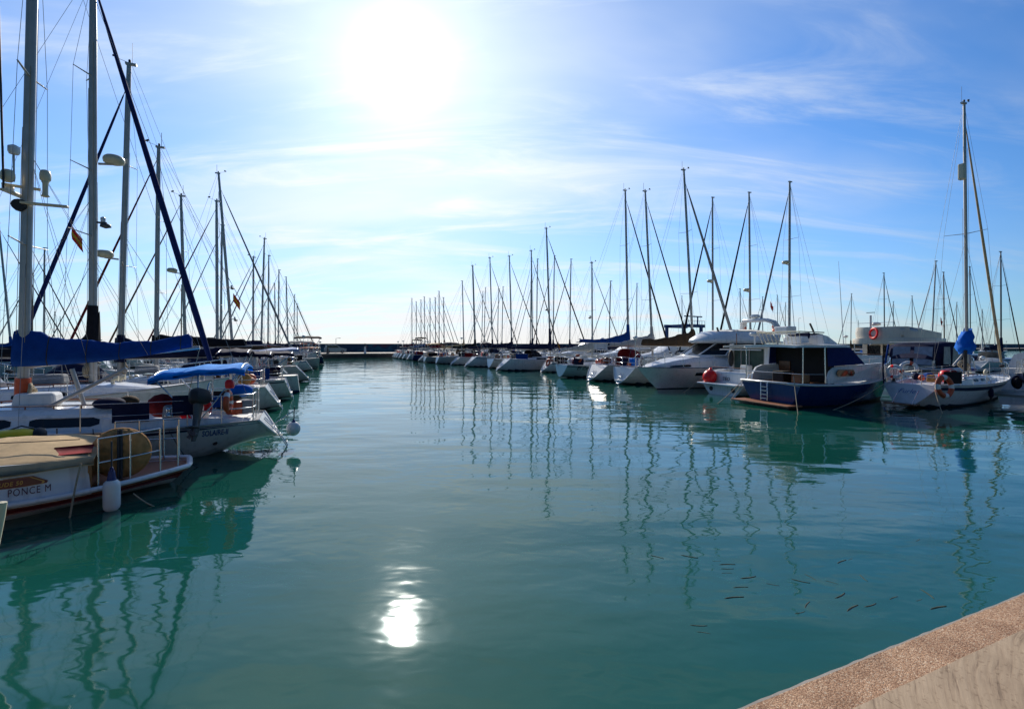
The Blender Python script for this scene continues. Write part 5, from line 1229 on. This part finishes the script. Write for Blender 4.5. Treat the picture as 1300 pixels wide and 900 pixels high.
def cuddy(label, pos, hd, L=6.4, top='gelcoat', sc=1.0, canvas=None):
    root = thing('motor_boat', label, 'motor boat', pos, hd)
    h = Hull(L, 2.5, .95, 1.0, 1.35, tr=.88, rs=.1, rb=1.0, zks=-.2, q=.35); h.build(root, top, 'stripe_blue', n=14)
    cab = Cabin([(L * .30, .95, .97, 1.15), (L * .52, .95, 1.0, 1.1), (L * .64, .85, 1.05, .45), (L * .86, .4, 1.15, .06)], .8, .5); co = cab.build(root, 'gelcoat', 'cabin'); cab.window(co, L * .32, L * .58, .45, .98, slant=-.1)
    quadw(co, [V(L * .60, -.72, 1.62), V(L * .60, .72, 1.62), V(L * .53, .68, 2.06), V(L * .53, -.68, 2.06)], 'glass_dark', (.04, 0, .03), 'windscreen')
    if canvas: bimini(root, .3, L * .42, .95, 2.35, .12, canvas, 1.0)
    q = MB(); q.box((L * .18, 0, 1.05), (.5, 1.6, .4), 'canvas_white'); q.build('bench_seat', root, .05)
    helm_rail(root, h, L * .62, L - .3, .5)
    return root, h
cuddy('small white motor boat with angular dark window beyond the blue-bundled sloop', (29.6, 27.9, 0), R(24))

# ================================================================== the small sloop at the right, with blue sail bundle
RY, RYh, RYp = yacht('small white sloop with dark sheer stripe and bright blue sail bundle on its mast', pos=V(16.5, 19.95, 0), head=26, L=9.7, B=2.65, fs=1.0, fm=.98, fb=1.2, det=2, tr=.76, rs=.6, rb=1.0, mx=5.7, top_py=134, mr=.088, rake=.30, cover=None, boom=0, forem='canvas_tan', forer=.06, foretop=.95, cabh=.36, win='ports',
    spreaders=(.52,), hullkw=dict(stripe='stripe_navy', srng=(.79, .93), top='gelcoat'), radars=((10.8, -.28, 'box'),), sweep=.05, scoop=False, wheel=False)
def sail_bundle():
    mpf = RYp['mp']; c = mpf(2.72); rnd = random.Random(8); g = []
    for i in range(9):
        k = i / 8; z = -.46 + 1.02 * k; rr = (.28, .42, .46, .42, .39, .35, .32, .28, .22)[i]; dx = -.10 - .2 * math.sin(k * 2)
        g.append([c + V(dx * (1 - k) + rr * (1 + rnd.uniform(-.22, .22)) * math.cos(a) * .85, rr * (1 + rnd.uniform(-.22, .22)) * math.sin(a) * .8, z + rnd.uniform(-.05, .05) + (.18 * (math.cos(a) > .5) if i > 6 else 0)) for a in [2 * math.pi * j / 14 for j in range(14)]])
    b = MB(); b.loft(g, 'canvas_bright', True, True, True); b.build('sail_bundle', RY)
    b = MB(); b.tube([c + V(-.2, 0, -.4), c + V(-1.3, 0, -1.0)], .05, 'alu', 8); b.tube([c + V(-.42, -.1, -.3), c + V(-.45, -.1, -1.3)], .07, 'rubber', 8); b.build('boom_stub', RY)
sail_bundle()
nr = V(-RYh.fs, 0, RYh.rs).normalized()
flat_text(RY, 'Furlet', V(RYh.xs(.62), .0, .62) + nr * .004, (0, -1, 0), (RYh.rs, 0, RYh.fs), .30, 'letter_blue', .3)
q = MB(); q.box((-.1, 0, .2), (.4, 1.1, .05), 'varnish'); q.tube([V(.3, .3, .75), V(-.2, .3, .22)], .016, 'steel', 6); q.tube([V(.3, -.4, .75), V(-.2, -.4, .22)], .016, 'steel', 6); q.build('swim_platform', RY)
life_ring(world(RY, (.60, -1.16, .98)), (.25, -1, .1), 'large orange and white life ring on the near rail of the blue-bundled sloop', .37, .105, 'orange', 'plastic_white')
life_ring(world(RY, (1.25, .35, 1.62)), (-.55, -.8, .2), 'white and orange horseshoe buoy tilted above the cockpit of the blue-bundled sloop', .27, .075, 'plastic_white', 'orange', horseshoe=True, name='horseshoe_buoy', spin=R(20))
life_ring(world(RY, (.75, .65, 1.5)), (-.8, -.5, .1), 'narrow white and red horseshoe buoy beside the navy strap at the sloop stern', .25, .06, 'plastic_white', 'red', horseshoe=True, name='horseshoe_buoy', spin=R(40))
q = MB(); q.tube([V(.45, .95, 2.2), V(.35, .9, 1.55), V(.3, .85, .98)], .055, 'canvas_navy', 8, flat=.4); q.build('rolled_flag', RY)
q = MB(); q.ell((8.2, -.95, .82), (.32, .13, .28), 'canvas_black'); q.ell((8.8, -.7, .86), (.36, .14, .32), 'canvas_navy'); q.build('bow_fender', RY)
mooring([world(RY, (.4, -.9, .9)), world(RY, (-.4, -1.5, -.05))], 'short rope from the near stern corner of the blue-bundled sloop', .014, 'rope', .03)
mooring([world(RY, (.4, .9, .95)), world(RY, (-3.4, 1.0, -.05))], 'long tan rope slanting from the sloop with the blue bundle down to the water', .018, 'rope', .1)
# bow-out boat half outside the frame
yacht('bow-out sloop half outside the frame, with dark hull and pinkish furled sail', pos=V(24.1 + .914 * 9.6, 22.3 + .407 * 9.6, 0), head=204, L=9.6, B=3.0, fs=1.1, fm=1.1, fb=1.35, det=1, mx=5.9, H=13.2, mr=.09, cover='canvas_navy', forem='canvas_tan', forer=.085, rb=1.0, foretop=.8, hullkw=dict(top='stripe_navy', deck='deck_cream'), cabm='gelcoat_cream')

# ================================================================== right row, from the near end outwards (stern pixel, mast column, masthead row)
GR = 'boats moored along the right quay'
def ry(label, sx, sy, mpx, top, mf=.58, head=24.0, **kw):
    r_ = at(sx, sy); k = (mpx - CX) / F; c, s_ = math.cos(R(head)), math.sin(R(head)); mx = (k * r_.y - r_.x) / (c - k * s_)
    L = kw.pop('L', mx / mf)
    return yacht(label, pos=r_, head=head, L=L, mx=mx, top_py=top, group=GR, **{**dict(B=min(3.15, L * .27 + .2), tr=.52 if sx < 700 else .62), **kw})
blue = dict(top='gelcoat', stripe='stripe_blue'); nv = dict(top='gelcoat', stripe='stripe_navy'); gy = dict(top='gelcoat_grey')
ry('sloop with brown sail cover and white scoop stern beside the flybridge cruiser', 784, 488.5, 881, 219, det=1, mr=.10, rake=.95, cover='canvas_brown', ch=1.15, ct=.42, cw=.24, boom=4.9, bz=2.55, collar=.1, pile=1.5, forem='canvas_grey', forer=.11, foretop=.95, fs=1.15, fm=1.1, fb=1.4, rs=.55, win='strip', tr=.72)
ry('sloop with maroon sprayhood and broad white-rimmed scoop stern', 746, 484.4, 829, 245, det=1, mr=.095, rake=.75, cover='sailcloth', ch=1.0, ct=.22, boom=4.2, bz=2.5, forem='canvas_black', forer=.06, fs=1.2, fm=1.15, fb=1.45, rs=1.0, spray='canvas_maroon', sprayh=.85, tr=.72, hullkw=gy)
EZ, EZh, _ = ry('pale aqua sloop lettered El Zar with royal blue sail cover at its mast', 710, 479.5, 798, 243, det=1, mr=.105, rake=.35, cover='canvas_blue', ch=1.05, ct=.22, boom=5.2, bz=2.8, pile=2.2, forem='canvas_black', forer=.075, fs=1.05, fm=.95, fb=1.5, rs=.2, scoop=False, spray=None, hullkw=dict(top='aqua_paint', stripe='stripe_navy'))
ry('small sloop with orange life ring on its scoop stern next to the aqua hull', 686, 473, 752, 334, det=1, mr=.085, rake=.05, cover='sailcloth', ch=.9, forem='sailcloth', forer=.05, fs=.95, fm=.95, rs=.9, hullkw=nv, radars=((5.4, -.3, 'lamp'),))
ry('long white sloop with thin navy side stripes and tall dark-bottomed mast', 629, 471, 699, 291, det=1, mr=.10, rake=.5, cover='canvas_navy', ch=.6, collar=1.6, forem='canvas_black', forer=.07, fs=1.2, fm=1.1, fb=1.4, rs=1.3, L=11.4, win='two', spray='canvas_black', radars=((6.4, -.3, 'lamp'),))
ry('sloop with navy sail cover moored between long white sloop and navy bimini', 620, 467.6, 676, 319, det=1, mr=.09, rake=.15, cover='canvas_navy', spray='canvas_navy', forem='canvas_black', forer=.06, fs=1.05, rs=.25, tr=.75, scoop=False, hullkw=nv)
ry('white sloop under a dark navy bimini with blue outboard cover at its stern', 589, 466, 650, 326, det=1, mr=.09, rake=.35, cover='canvas_navy', forem='canvas_black', forer=.06, bim='canvas_navy', bimz=2.95, bimw=.34, spray='canvas_navy', fs=1.2, fm=1.15, fb=1.45, rs=1.3, hullkw=blue)
ry('white sloop with navy sprayhood, fifth mast from the far end counting the tall ones', 571, 463.5, 625.5, 328, det=1, mr=.09, rake=.4, cover='canvas_navy', forem='canvas_black', forer=.06, spray='canvas_navy', fs=1.0, rs=1.2, tr=.55, B=2.9)
ry('white sloop with orange canvas at its stern and thick furled mainsail', 553, 462, 603.5, 338, det=1, mr=.13, rake=.4, cover='canvas_black', forem='sailcloth', forer=.06, bim='canvas_navy', spray='canvas_brown', bimz=3.0, fs=.95, rs=.3, scoop=False, hullkw=gy)
ry('grey sloop with tan bimini in the far part of the right row', 538, 460.5, 589, 357, det=0, mr=.085, rake=.25, cover='canvas_tan', forem='sailcloth', forer=.06, bim='canvas_tan', bimz=2.9, rs=.2, scoop=False, fs=.85, hullkw=gy)
ry('far sloop with maroon bimini, beside the tan-topped grey one', 530, 459, 564, 378, det=0, mr=.08, rake=.1, cover='canvas_maroon', forem='sailcloth', forer=.055, bim='canvas_maroon', bimz=2.8, rs=.9, fs=.9, tr=.5)
ry('far sloop with the taller mast standing over dark twin awnings', 523, 458, 557.5, 370, det=0, mr=.085, rake=.0, cover='canvas_navy', forem='canvas_black', forer=.055, bim='canvas_black', bimz=3.9, rs=.15, scoop=False, hullkw=dict(top='navy_paint'))
ry('far white sloop with black awning, sixth from the pier end', 516, 457.1, 553, 378, det=0, mr=.08, rake=.05, cover='canvas_navy', forem='sailcloth', forer=.05, bim='canvas_black', bimz=3.6, hullkw=nv)
ry('far white sloop with blue sail cover, fifth from the pier end', 510, 456.3, 546, 379, det=0, mr=.08, rake=.0, cover='canvas_blue', forem='sailcloth', forer=.05)
ry('far white sloop with grey sail cover, fourth from the pier end', 505.5, 455.7, 539.5, 377, det=0, mr=.08, rake=.1, cover='canvas_grey', forem='canvas_black', forer=.05, hullkw=gy)
ry('far white sloop with navy bimini, third from the pier end', 502, 455.1, 534.5, 381, det=0, mr=.08, rake=.0, cover='canvas_navy', forem='sailcloth', forer=.05, bim='canvas_navy', bimz=2.8)
ry('far white sloop with maroon cover, second from the pier end', 499.5, 454.6, 528.5, 383, det=0, mr=.08, rake=.0, cover='canvas_maroon', forem='canvas_black', forer=.05)
ry('last white sloop of the right row, against the dark mural wall', 497.5, 454.15, 523, 379, det=0, mr=.08, rake=.0, cover='canvas_navy', forem='sailcloth', forer=.05)
lettering(EZ, EZh, 'El Zar', 1.55, .66, .42, -1, 'letter_black', .1, 1.0, .004)
life_ring(at(686, 473) + V(.75, .05, .95), (-1, -.4, .3), 'orange ring buoy on the stern step beside the aqua hull', .30, .10, 'orange', 'orange')
life_ring(world(EZ, (1.1, -1.0, 1.55)), (-.6, -1, .1), 'orange horseshoe buoy on the stern rail of the aqua sloop', .27, .09, 'orange', horseshoe=True, name='horseshoe_buoy', spin=R(90))
flag(world(EZ, (.15, .5, 2.9)), 'small orange and yellow flag hanging on a staff at the aqua sloop stern', .45, .34, ('flag_red', 'flag_yellow', 'flag_red'), 2.0, .8)

# second row, bows towards the channel: mast column, lateral place, masthead row
GB = 'boats moored beyond the right pontoon'
second = [
 ('bow-out sloop behind the flybridge cruiser with black furled sail and radar on its mast', dict(px=905, s=34.8, top_py=251, L=11, rake=-.05, forem='canvas_black', forer=.085, cover='canvas_white', radars=((8.4, .35, 'dome'),), mr=.105)),
 ('bow-out sloop with dark furled sail and round radar, left of the pilothouse boat mast pair', dict(px=953, s=35.2, top_py=245, L=11, rake=-.2, forem='canvas_black', forer=.085, cover='canvas_navy', radars=((7.2, .4, 'dome'),), mr=.105)),
 ('bow-out sloop with tallest mast over the navy-blue boat and grey furled sail', dict(px=1002, s=35.2, top_py=231, L=11, rake=.05, forem='canvas_grey', forer=.075, cover='canvas_black', radars=((9.0, .45, 'dome'),), mr=.115)),
 ('bow-out sloop with short thin mast behind the maroon sprayhood', dict(px=773, s=34.4, top_py=357, L=8.6, mr=.08, forem='sailcloth', forer=.05)),
 ('bow-out sloop with mast just left of the orange ring sloop mast', dict(px=723, s=34.6, top_py=329, L=10, mr=.09, forem='canvas_black', forer=.065, cover='canvas_navy')),
 ('bow-out sloop with mast crossing behind the long white sloop mast', dict(px=702, s=34.4, top_py=325, L=10, mr=.09, forem='canvas_black', forer=.055)),
 ('bow-out sloop with mast just right of the twin masts in mid row', dict(px=681, s=34.2, top_py=329, L=10, mr=.09, forem='sailcloth', forer=.055, rake=.2)),
 ('bow-out sloop with mast left of the twin masts in mid row', dict(px=673, s=35.4, top_py=332, L=10, mr=.09, forem='canvas_grey', forer=.055)),
 ('bow-out sloop with thin mast right of the navy bimini sloop mast', dict(px=637, s=33.0, top_py=364, L=9, mr=.08)),
 ('bow-out sloop with thin mast left of the navy bimini sloop mast', dict(px=631.5, s=34.0, top_py=367, L=9, mr=.08)),
 ('far bow-out sloop with slightly raked thin mast in the distance', dict(px=614.5, s=33.2, top_py=365, L=9, mr=.08, rake=.3)),
 ('far bow-out sloop with upright thin mast beside a raked one', dict(px=611.5, s=34.2, top_py=370, L=9, mr=.08)),
]
for lab, kw in second: yacht(lab, out=True, group=GB, det=0, **{**dict(B=3.1, fs=1.05, fb=1.4, mf=.6, cover='canvas_navy', forem='sailcloth', forer=.06), **kw})

# farther rows: column of the mast foot, masthead row, mast height; bow along or against V
GF = 'distant yachts beyond the pontoons'
far = [
 (940, 367, 11.0, 1, 'distant yacht with bare mast between the two radar masts'),
 (968, 377, 11.5, 0, 'distant yacht with short mast right of the flybridge cruiser arch'),
 (987.5, 375, 12.5, 1, 'distant yacht with thin mast, left one of the pair by the tall grey mast'),
 (997, 384, 11.8, 0, 'distant yacht with thin mast, right one of the pair by the tall grey mast'),
 (808, 360, 12.5, 0, 'distant yacht with mast between the royal blue cover and the sailcloth cover'),
 (866, 376, 12.0, 1, 'distant yacht with short mast in front of the blue boat lift'),
 (1080, 373, 11.5, 0, 'distant yacht with thin mast above the navy-blue boat windscreen'),
 (1123, 347, 12.3, 1, 'distant yacht with dark mast directly above the life ring flybridge'),
 (1134, 383, 10.5, 0, 'distant yacht with short grey mast right of the life ring flybridge'),
 (1158, 376, 11.0, 1, 'distant yacht with reddish furled sail above the flybridge seat'),
 (1182, 331, 11.2, 0, 'distant yacht with tilted mast, tallest between flybridge and blue bundle'),
 (1199, 346, 11.6, 1, 'distant yacht with wooden-toned mast close left of the blue bundle'),
 (1214, 384, 10.6, 0, 'distant yacht with short mast hidden low beside the blue bundle'),
 (1232, 339, 13.4, 1, 'distant yacht with dark furled sail right behind the blue bundle mast'),
 (1247, 393, 10.0, 0, 'distant yacht with the shortest mast right of the blue bundle'),
 (1271, 320, 12.0, 1, 'distant yacht with nearly black mast near the right edge'),
 (1263, 400, 10.4, 0, 'distant yacht with low mast between blue bundle and black mast'),
 (56, 315, 12.0, 0, 'distant yacht with grey mast right of the sloop mast with antennas'),
 (41, 309, 11.0, 1, 'distant yacht with dark mast partly behind the antenna mast'),
 (68, 396, 10.5, 0, 'distant yacht with very short mast, left one beside the deckhouse sloop'),
 (77, 402, 10.0, 1, 'distant yacht with very short mast, right one beside the deckhouse sloop'),
 (113, 331, 12.0, 0, 'distant yacht with mast nearly hidden by the dark-collared mast'),
 (16, 285, 13.2, 1, 'distant yacht with light slanting mast at the left edge'),
 (230, 362, 11.5, 0, 'distant yacht with short wooden-toned mast beyond the left row'),
 (350, 360, 13.0, 1, 'distant yacht with thin mast left of the maroon bimini'),
 (377, 386, 11.0, 0, 'distant yacht with thin mast at the far end of the left row'),
]
for px, tp, H, fwd, lab in far:
    Y = F * (H - CAMH) / (HZ - tp); X = (px - CX) / F * Y
    left_ = px < 500; hd = (24 if fwd else 204) + random.uniform(-2, 2)
    dark = 'dark' in lab or 'black' in lab; L = 8.4 + (H - 10) * .5; mx = L * .56; c, s_ = math.cos(R(hd)), math.sin(R(hd))
    yacht(lab, pos=V(X - c * mx, Y - s_ * mx, 0), head=hd, L=L, mx=mx, H=H, det=0, group=GF, B=2.9, fs=1.05, fb=1.4, mr=.085, rails=False, mastm='alu_dark' if dark else ('wood_mast' if 'wooden' in lab else 'alu'),
          rake=.9 if 'tilted' in lab or 'slanting' in lab else random.uniform(0, .2), cover=random.choice(['canvas_navy', 'canvas_blue', 'canvas_grey', 'canvas_white', 'canvas_brown']), forem='canvas_maroon' if 'reddish' in lab else ('canvas_black' if dark or random.random() < .5 else 'sailcloth'), forer=.05, spray=random.choice([None, 'canvas_navy', 'canvas_grey']))

# motor boats among the rows
cuddy('white motor cruiser with two-level swim step between the left row sloops', st(-.1, 29.8), R(204), 7.2, 'gelcoat', canvas='canvas_navy')
cuddy('cream motor boat with maroon canopy far along the left row', st(2.0, 65.0), R(204), 7.0, 'gelcoat_cream', canvas='canvas_maroon')
cuddy('white motor boat with ochre canopy far along the left row', st(2.6, 73.5), R(204), 7.0, 'gelcoat', canvas='canvas_ochre')
cuddy('grey motor boat with navy canopy past the ochre one', st(2.9, 77.6), R(204), 7.0, 'gelcoat_grey', canvas='canvas_navy')
def saloon_boat(label, pos, hd, L=10.5):
    root = thing('motor_cruiser', label, 'motor cruiser', pos, hd)
    h = Hull(L, 3.6, 1.2, 1.25, 1.6, tr=.9, rs=.1, rb=1.3, zks=-.2, q=.35); h.build(root, 'gelcoat', 'stripe_navy', n=12)
    cab = Cabin([(1.6, 1.45, 1.2, 1.75), (L * .5, 1.45, 1.25, 1.65), (L * .68, 1.2, 1.3, .6), (L * .9, .5, 1.5, .08)], .82, .55); co = cab.build(root, 'gelcoat', 'saloon'); cab.window(co, 2.2, L * .6, .45, .95, tip=.15)
    b = MB(); b.box((1.56, 0, 2.0), (.06, 1.7, 1.3), 'glass_dark'); b.build('saloon_door', co)
    b = MB(); slab(b, .4, L * .5, 1.5, 1.3, 3.0, .08, 'gelcoat', 10); ro = b.build('hardtop', root)
    b = MB()
    for y in (-1.3, 1.3): b.tube([V(.6, y, 1.2), V(.6, y, 3.0)], .04, 'steel', 6)
    b.build('hardtop_post', ro); radar(ro, (2.2, 0, 3.4), .28, 'plastic_white')
    helm_rail(root, h, L * .62, L - .3, .6, .018); return root
saloon_boat('white motor cruiser with leaf-shaped dark window behind the aqua sloop', st(39.0, 43.0), R(204))
saloon_boat('white motor cruiser with pale hardtop behind the brown sail cover', st(40.4, 38.4), R(204))
saloon_boat('white motor cruiser with hardtop beyond the orange ring sloop', st(38.0, 51.5), R(204), 9.5)

# pontoons
def pontoon(label, s0, t0, t1, w=1.5, post_side=0):
    o = thing('pontoon', label, 'pontoon', st(s0, (t0 + t1) / 2), A)
    ln = t1 - t0
    b = MB(); b.box((0, 0, .42), (w, ln, .12), 'concrete'); b.build('walkway', o, .02)
    b = MB()
    n = int(ln / 6)
    for i in range(n + 1): b.box((0, -ln / 2 + 1.2 + (ln - 2.4) * i / n, .1), (w * .85, 2.0, .5), 'concrete_dark')
    b.build('float', o)
    for i in range(int(ln / 12)):
        b = MB(); b.tube([V(.5 * w - .2, -ln / 2 + 6 + i * 12, .48), V(.5 * w - .2, -ln / 2 + 6 + i * 12, 1.4)], .10, 'plastic_white', 8); b.box((.5 * w - .2, -ln / 2 + 6 + i * 12, 1.45), (.26, .26, .14), 'plastic_blue'); b.build('service_pedestal', o, .02)
pontoon('grey floating pontoon with white service pedestals behind the right row of boats', 29.5, 6, 96)
pontoon('grey floating pontoon at the bows of the left row of boats', -12.9, 8, 96)

# ================================================================== far pier furniture
def car(p, hd, label):
    e = thing('parked_car', label, 'car', p, hd)
    pr = [(-2.1, .3), (-2.12, .85), (-1.95, 1.05), (-1.75, 1.62), (.35, 1.66), (1.05, 1.08), (1.95, .95), (2.12, .7), (2.1, .3)]
    b = MB(); b.prism(pr, 1.7, 'car_paint'); b.build('body', e, .08)
    for y in (-.86, .86):
        b = MB(); b.prism([(-1.66, 1.08), (-1.55, 1.52), (.25, 1.54), (.78, 1.1)], .02, 'glass_dark', 'y', y); b.build('window', e)
    b = MB(); b.sheet([[V(1.08, -.7, 1.1), V(1.08, .7, 1.1)], [V(.42, .0 - .65, 1.6), V(.42, .65, 1.6)]], .01, 'glass_dark', False); b.build('windscreen', e)
    for x in (-1.35, 1.35):
        for y in (-.78, .78):
            b = MB(); b.lathe([(.2, -.1), (.32, -.1), (.33, 0), (.32, .1), (.2, .1)], (x, y, .33), 'rubber', 16, (0, 1, 0)); w_ = b.build('wheel', e)
            b = MB(); b.lathe([(.02, -.105), (.2, -.105), (.2, .105), (.02, .105)], (x, y, .33), 'alu', 12, (0, 1, 0)); b.build('rim', w_)
    for y in (-.6, .6):
        b = MB(); b.box((2.11, y, .75), (.06, .3, .16), 'light_glass'); b.build('headlight', e)
kp = (425.5 - CX) / F; tt = 103.5; ss = tt * (SN + kp * CS) / (CS - kp * SN); car(st(ss, tt) + V(0, 0, .885), A, 'grey estate car parked on the far pier before the mural')
def lamp(px, tp, tt, label):
    k = (px - CX) / F; s_ = tt * (SN + k * CS) / (CS - k * SN); p_ = st(s_, tt); H = h_for(tp, p_.y) - .88
    e = thing('street_lamp', label, 'street lamp', p_ + V(0, 0, .88), A)
    b = MB(); b.tube([V(0, 0, 0), V(0, 0, H * .6), V(0, 0, H)], [.07, .05, .04], 'lamp_grey', 8); b.build('pole', e)
    b = MB(); b.tube([V(0, 0, H - .05), V(.3, 0, H + .05), V(.7, 0, H + .06)], .03, 'lamp_grey', 6); b.box((.75, 0, H + .03), (.4, .18, .09), 'lamp_grey'); b.build('lamp_head', e)
lamp(426.5, 429.5, 106, 'slender street lamp standing by the parked car')
lamp(542.5, 413, 106, 'tall street lamp rising above the far sloops of the right row')
lamp(612, 402, 108, 'taller street lamp among the masts past the mid right row')
lamp(1014, 404, 106, 'street lamp with twin look above the beige basket rail')
def beacon(px, tt, H, label, m):
    k = (px - CX) / F; s_ = tt * (SN + k * CS) / (CS - k * SN)
    e = thing('beacon_post', label, 'beacon', st(s_, tt) + V(0, 0, .86), A)
    b = MB(); b.lathe([(.28, 0), (.26, .1), (.20, .14), (.17, H * .6), (.17, H * .7)], (0, 0, 0), m, 14); b.build('post', e)
    b = MB(); b.lathe([(.26, H * .7), (.26, H * .74), (.15, H * .76), (.15, H * .92), (.2, H * .94), (.04, H)], (0, 0, 0), 'concrete_dark', 14); b.build('lantern', e)
beacon(463.5, 98.8, 2.0, 'white mooring beacon on the edge of the far pier', 'plastic_white'); beacon(416, 98.8, 1.1, 'short dark post on the far pier close to the left boats', 'concrete_dark')
def travel_lift():
    tt = 112; k = (869 - CX) / F; s_ = tt * (SN + k * CS) / (CS - k * SN); p_ = st(s_, tt)
    e = thing('boat_lift', 'tall blue boat lift gantry standing on the pier beyond the brown sail cover', 'boat lift', p_ + V(0, 0, .88), A + R(8))
    sc = p_.y / F; w = 42 * sc; H = h_for(416, p_.y) - .88
    for x in (-w * .42, w * .36):
        for y in (-3.2, 3.2):
            b = MB(); b.box((x, y, H / 2), (.75, .75, H), 'lift_blue'); b.build('leg', e)
            b = MB(); b.lathe([(.3, -.3), (.75, -.3), (.8, 0), (.75, .3), (.3, .3)], (x + .8, y, .8), 'rubber', 16, (0, 1, 0)); b.build('wheel', e)
    for y in (-3.2, 3.2):
        b = MB(); b.box((0, y, H + .45), (w, .8, .95), 'lift_blue'); b.build('top_beam', e)
    b = MB(); b.box((-w * .3, 0, H + .5), (.9, 5.6, .8), 'lift_blue'); b.build('cross_beam', e)
    b = MB(); b.box((-w * .3, -3.2, H + 2.0), (.3, .3, 2.4), 'lift_blue'); b.box((w * .2, -3.2, H + 2.0), (.3, .3, 2.4), 'lift_blue'); b.box((0, -3.2, H + 3.3), (w * .8, .3, .35), 'lift_blue')
    for i in range(9): b.tube([V(-w * .48 + w * .96 * i / 8, -3.55, H + .9), V(-w * .48 + w * .96 * i / 8, -3.55, H + 2.0)], .05, 'lift_blue', 5)
    b.tube([V(-w * .48, -3.55, H + 2.0), V(w * .48, -3.55, H + 2.0)], .05, 'lift_blue', 5); b.build('walkway_rail', e)
travel_lift()
# flags on halyards
flag(V((91 - CX) / F * 15.2, 15.2, h_for(287, 15.2)), 'red and yellow flag drooping from a rigging line of the left boats', .62, .42, yaw=.5)
flag(V((296 - CX) / F * 34, 34, h_for(372, 34)), 'red and ochre rolled flag high at the left-leaning mast', 1.0, .6, yaw=.5, staff=0)
flag(V((978 - CX) / F * 38, 38, h_for(382, 38)), 'small red pennant hanging near the tall mast over the navy-blue boat', .7, .5, ('flag_red',), yaw=.4)
flag(V((1194 - CX) / F * 40, 40, h_for(402, 40)), 'small red flag hanging left of the bright blue sail bundle', .6, .5, ('flag_red',), yaw=.4)

# ================================================================== fish at the surface
GFISH = 'grey fish swimming near the quay'
FP = [(908,712,0),(920,716,0),(921,722,0),(920,727,0),(948,733.5,8),(937,745,2),(978,741.5,-10),(928,758,4),(1013,737,-12),(1027,731,-28),(1079,710,22),(1066,713,20),(1094,732,-40),(1053,738,-15),(1066,757,30),(1023,768,50),(1014,778,12),(1079,772,28),(1104,769,18),(1132,759,20),(1166,762,20),(1176,752,-35),(884,794,-2),(890,802,-8),(872,706,-10),(832,706,-14),(1165,686,30),(1187,771,10)]
# look-alikes: told apart by the nearest thing one can name
def fish_proto():
    e = thing('fish', 'x', 'fish')
    secs = [(-.15, .002, .012), (-.11, .004, .010), (-.04, .010, .022), (.03, .016, .027), (.08, .014, .022), (.115, .003, .008)]
    b = MB(); b.loft([[V(x, 1.1 * (x - .03) ** 2 + w * math.cos(a), h_ * math.sin(a) + (.010 if x > -.06 else -.004 if x > -.12 else -.006) - h_) for a in [2 * math.pi * k / 10 for k in range(10)]] for x, w, h_ in secs], 'fish_skin'); b.build('body', e)
    b = MB(); b.prism([(-.14, -.004), (-.175, -.004), (-.165, -.01), (-.175, -.05), (-.14, -.012)], .005, 'fish_skin'); b.build('tail', e)
    return e
fp = fish_proto()
for i, (x, y, ang) in enumerate(FP):
    if i == 0: o = fp
    else:
        o = fp.copy(); COL.objects.link(o)
        for ch in fp.children: c2 = ch.copy(); COL.objects.link(c2); c2.parent = o
    pos = at(x, y, 0); d = .15
    # heading as it appears: turn the screen angle into a heading on the water
    k = math.radians(ang); sx, sy = math.cos(k), math.sin(k)
    q2 = at(x + 6 * sx, y - 6 * sy, 0); hd = math.atan2(q2.y - pos.y, q2.x - pos.x)
    o.location = pos + V(0, 0, -.004); o.rotation_euler = (0, R(.5), hd); sc_ = .62 + .6 * ((i * 37) % 10) / 10; o.scale = (sc_ * 1.05, sc_ * (-1 if i % 2 else 1), sc_)
    o['label'] = 'small dark grey fish with its back at the surface of the green water'; o['group'] = GFISH

# ================================================================== fenders hanging on the near sides of the boats
def hang(root, hull, x, side, label, m='plastic_white', cap='plastic_blue', h=.5, r=.10):
    z = hull.sheer(x); y = hull.y(x, z - .4) + r + .02
    fender(world(root, (x, side * y, z - .2 - h)), h, r, m, cap, label, .18)
hang(SO, SOh, 4.2, 1, 'white cylinder fender on the side of the sloop SOLAIRE-II amidships')
hang(EZ, EZh, 3.2, -1, 'white fender hanging on the pale aqua hull behind its lettering')
hang(RY, RYh, 4.6, -1, 'small navy fender on the side of the sloop with blue sail bundle', 'canvas_navy', 'rubber', .45, .09)
hang(MC, MCh, 5.2, 1, 'blue fender on the near side of the white flybridge cruiser', 'stripe_blue', 'rubber', .6, .13)
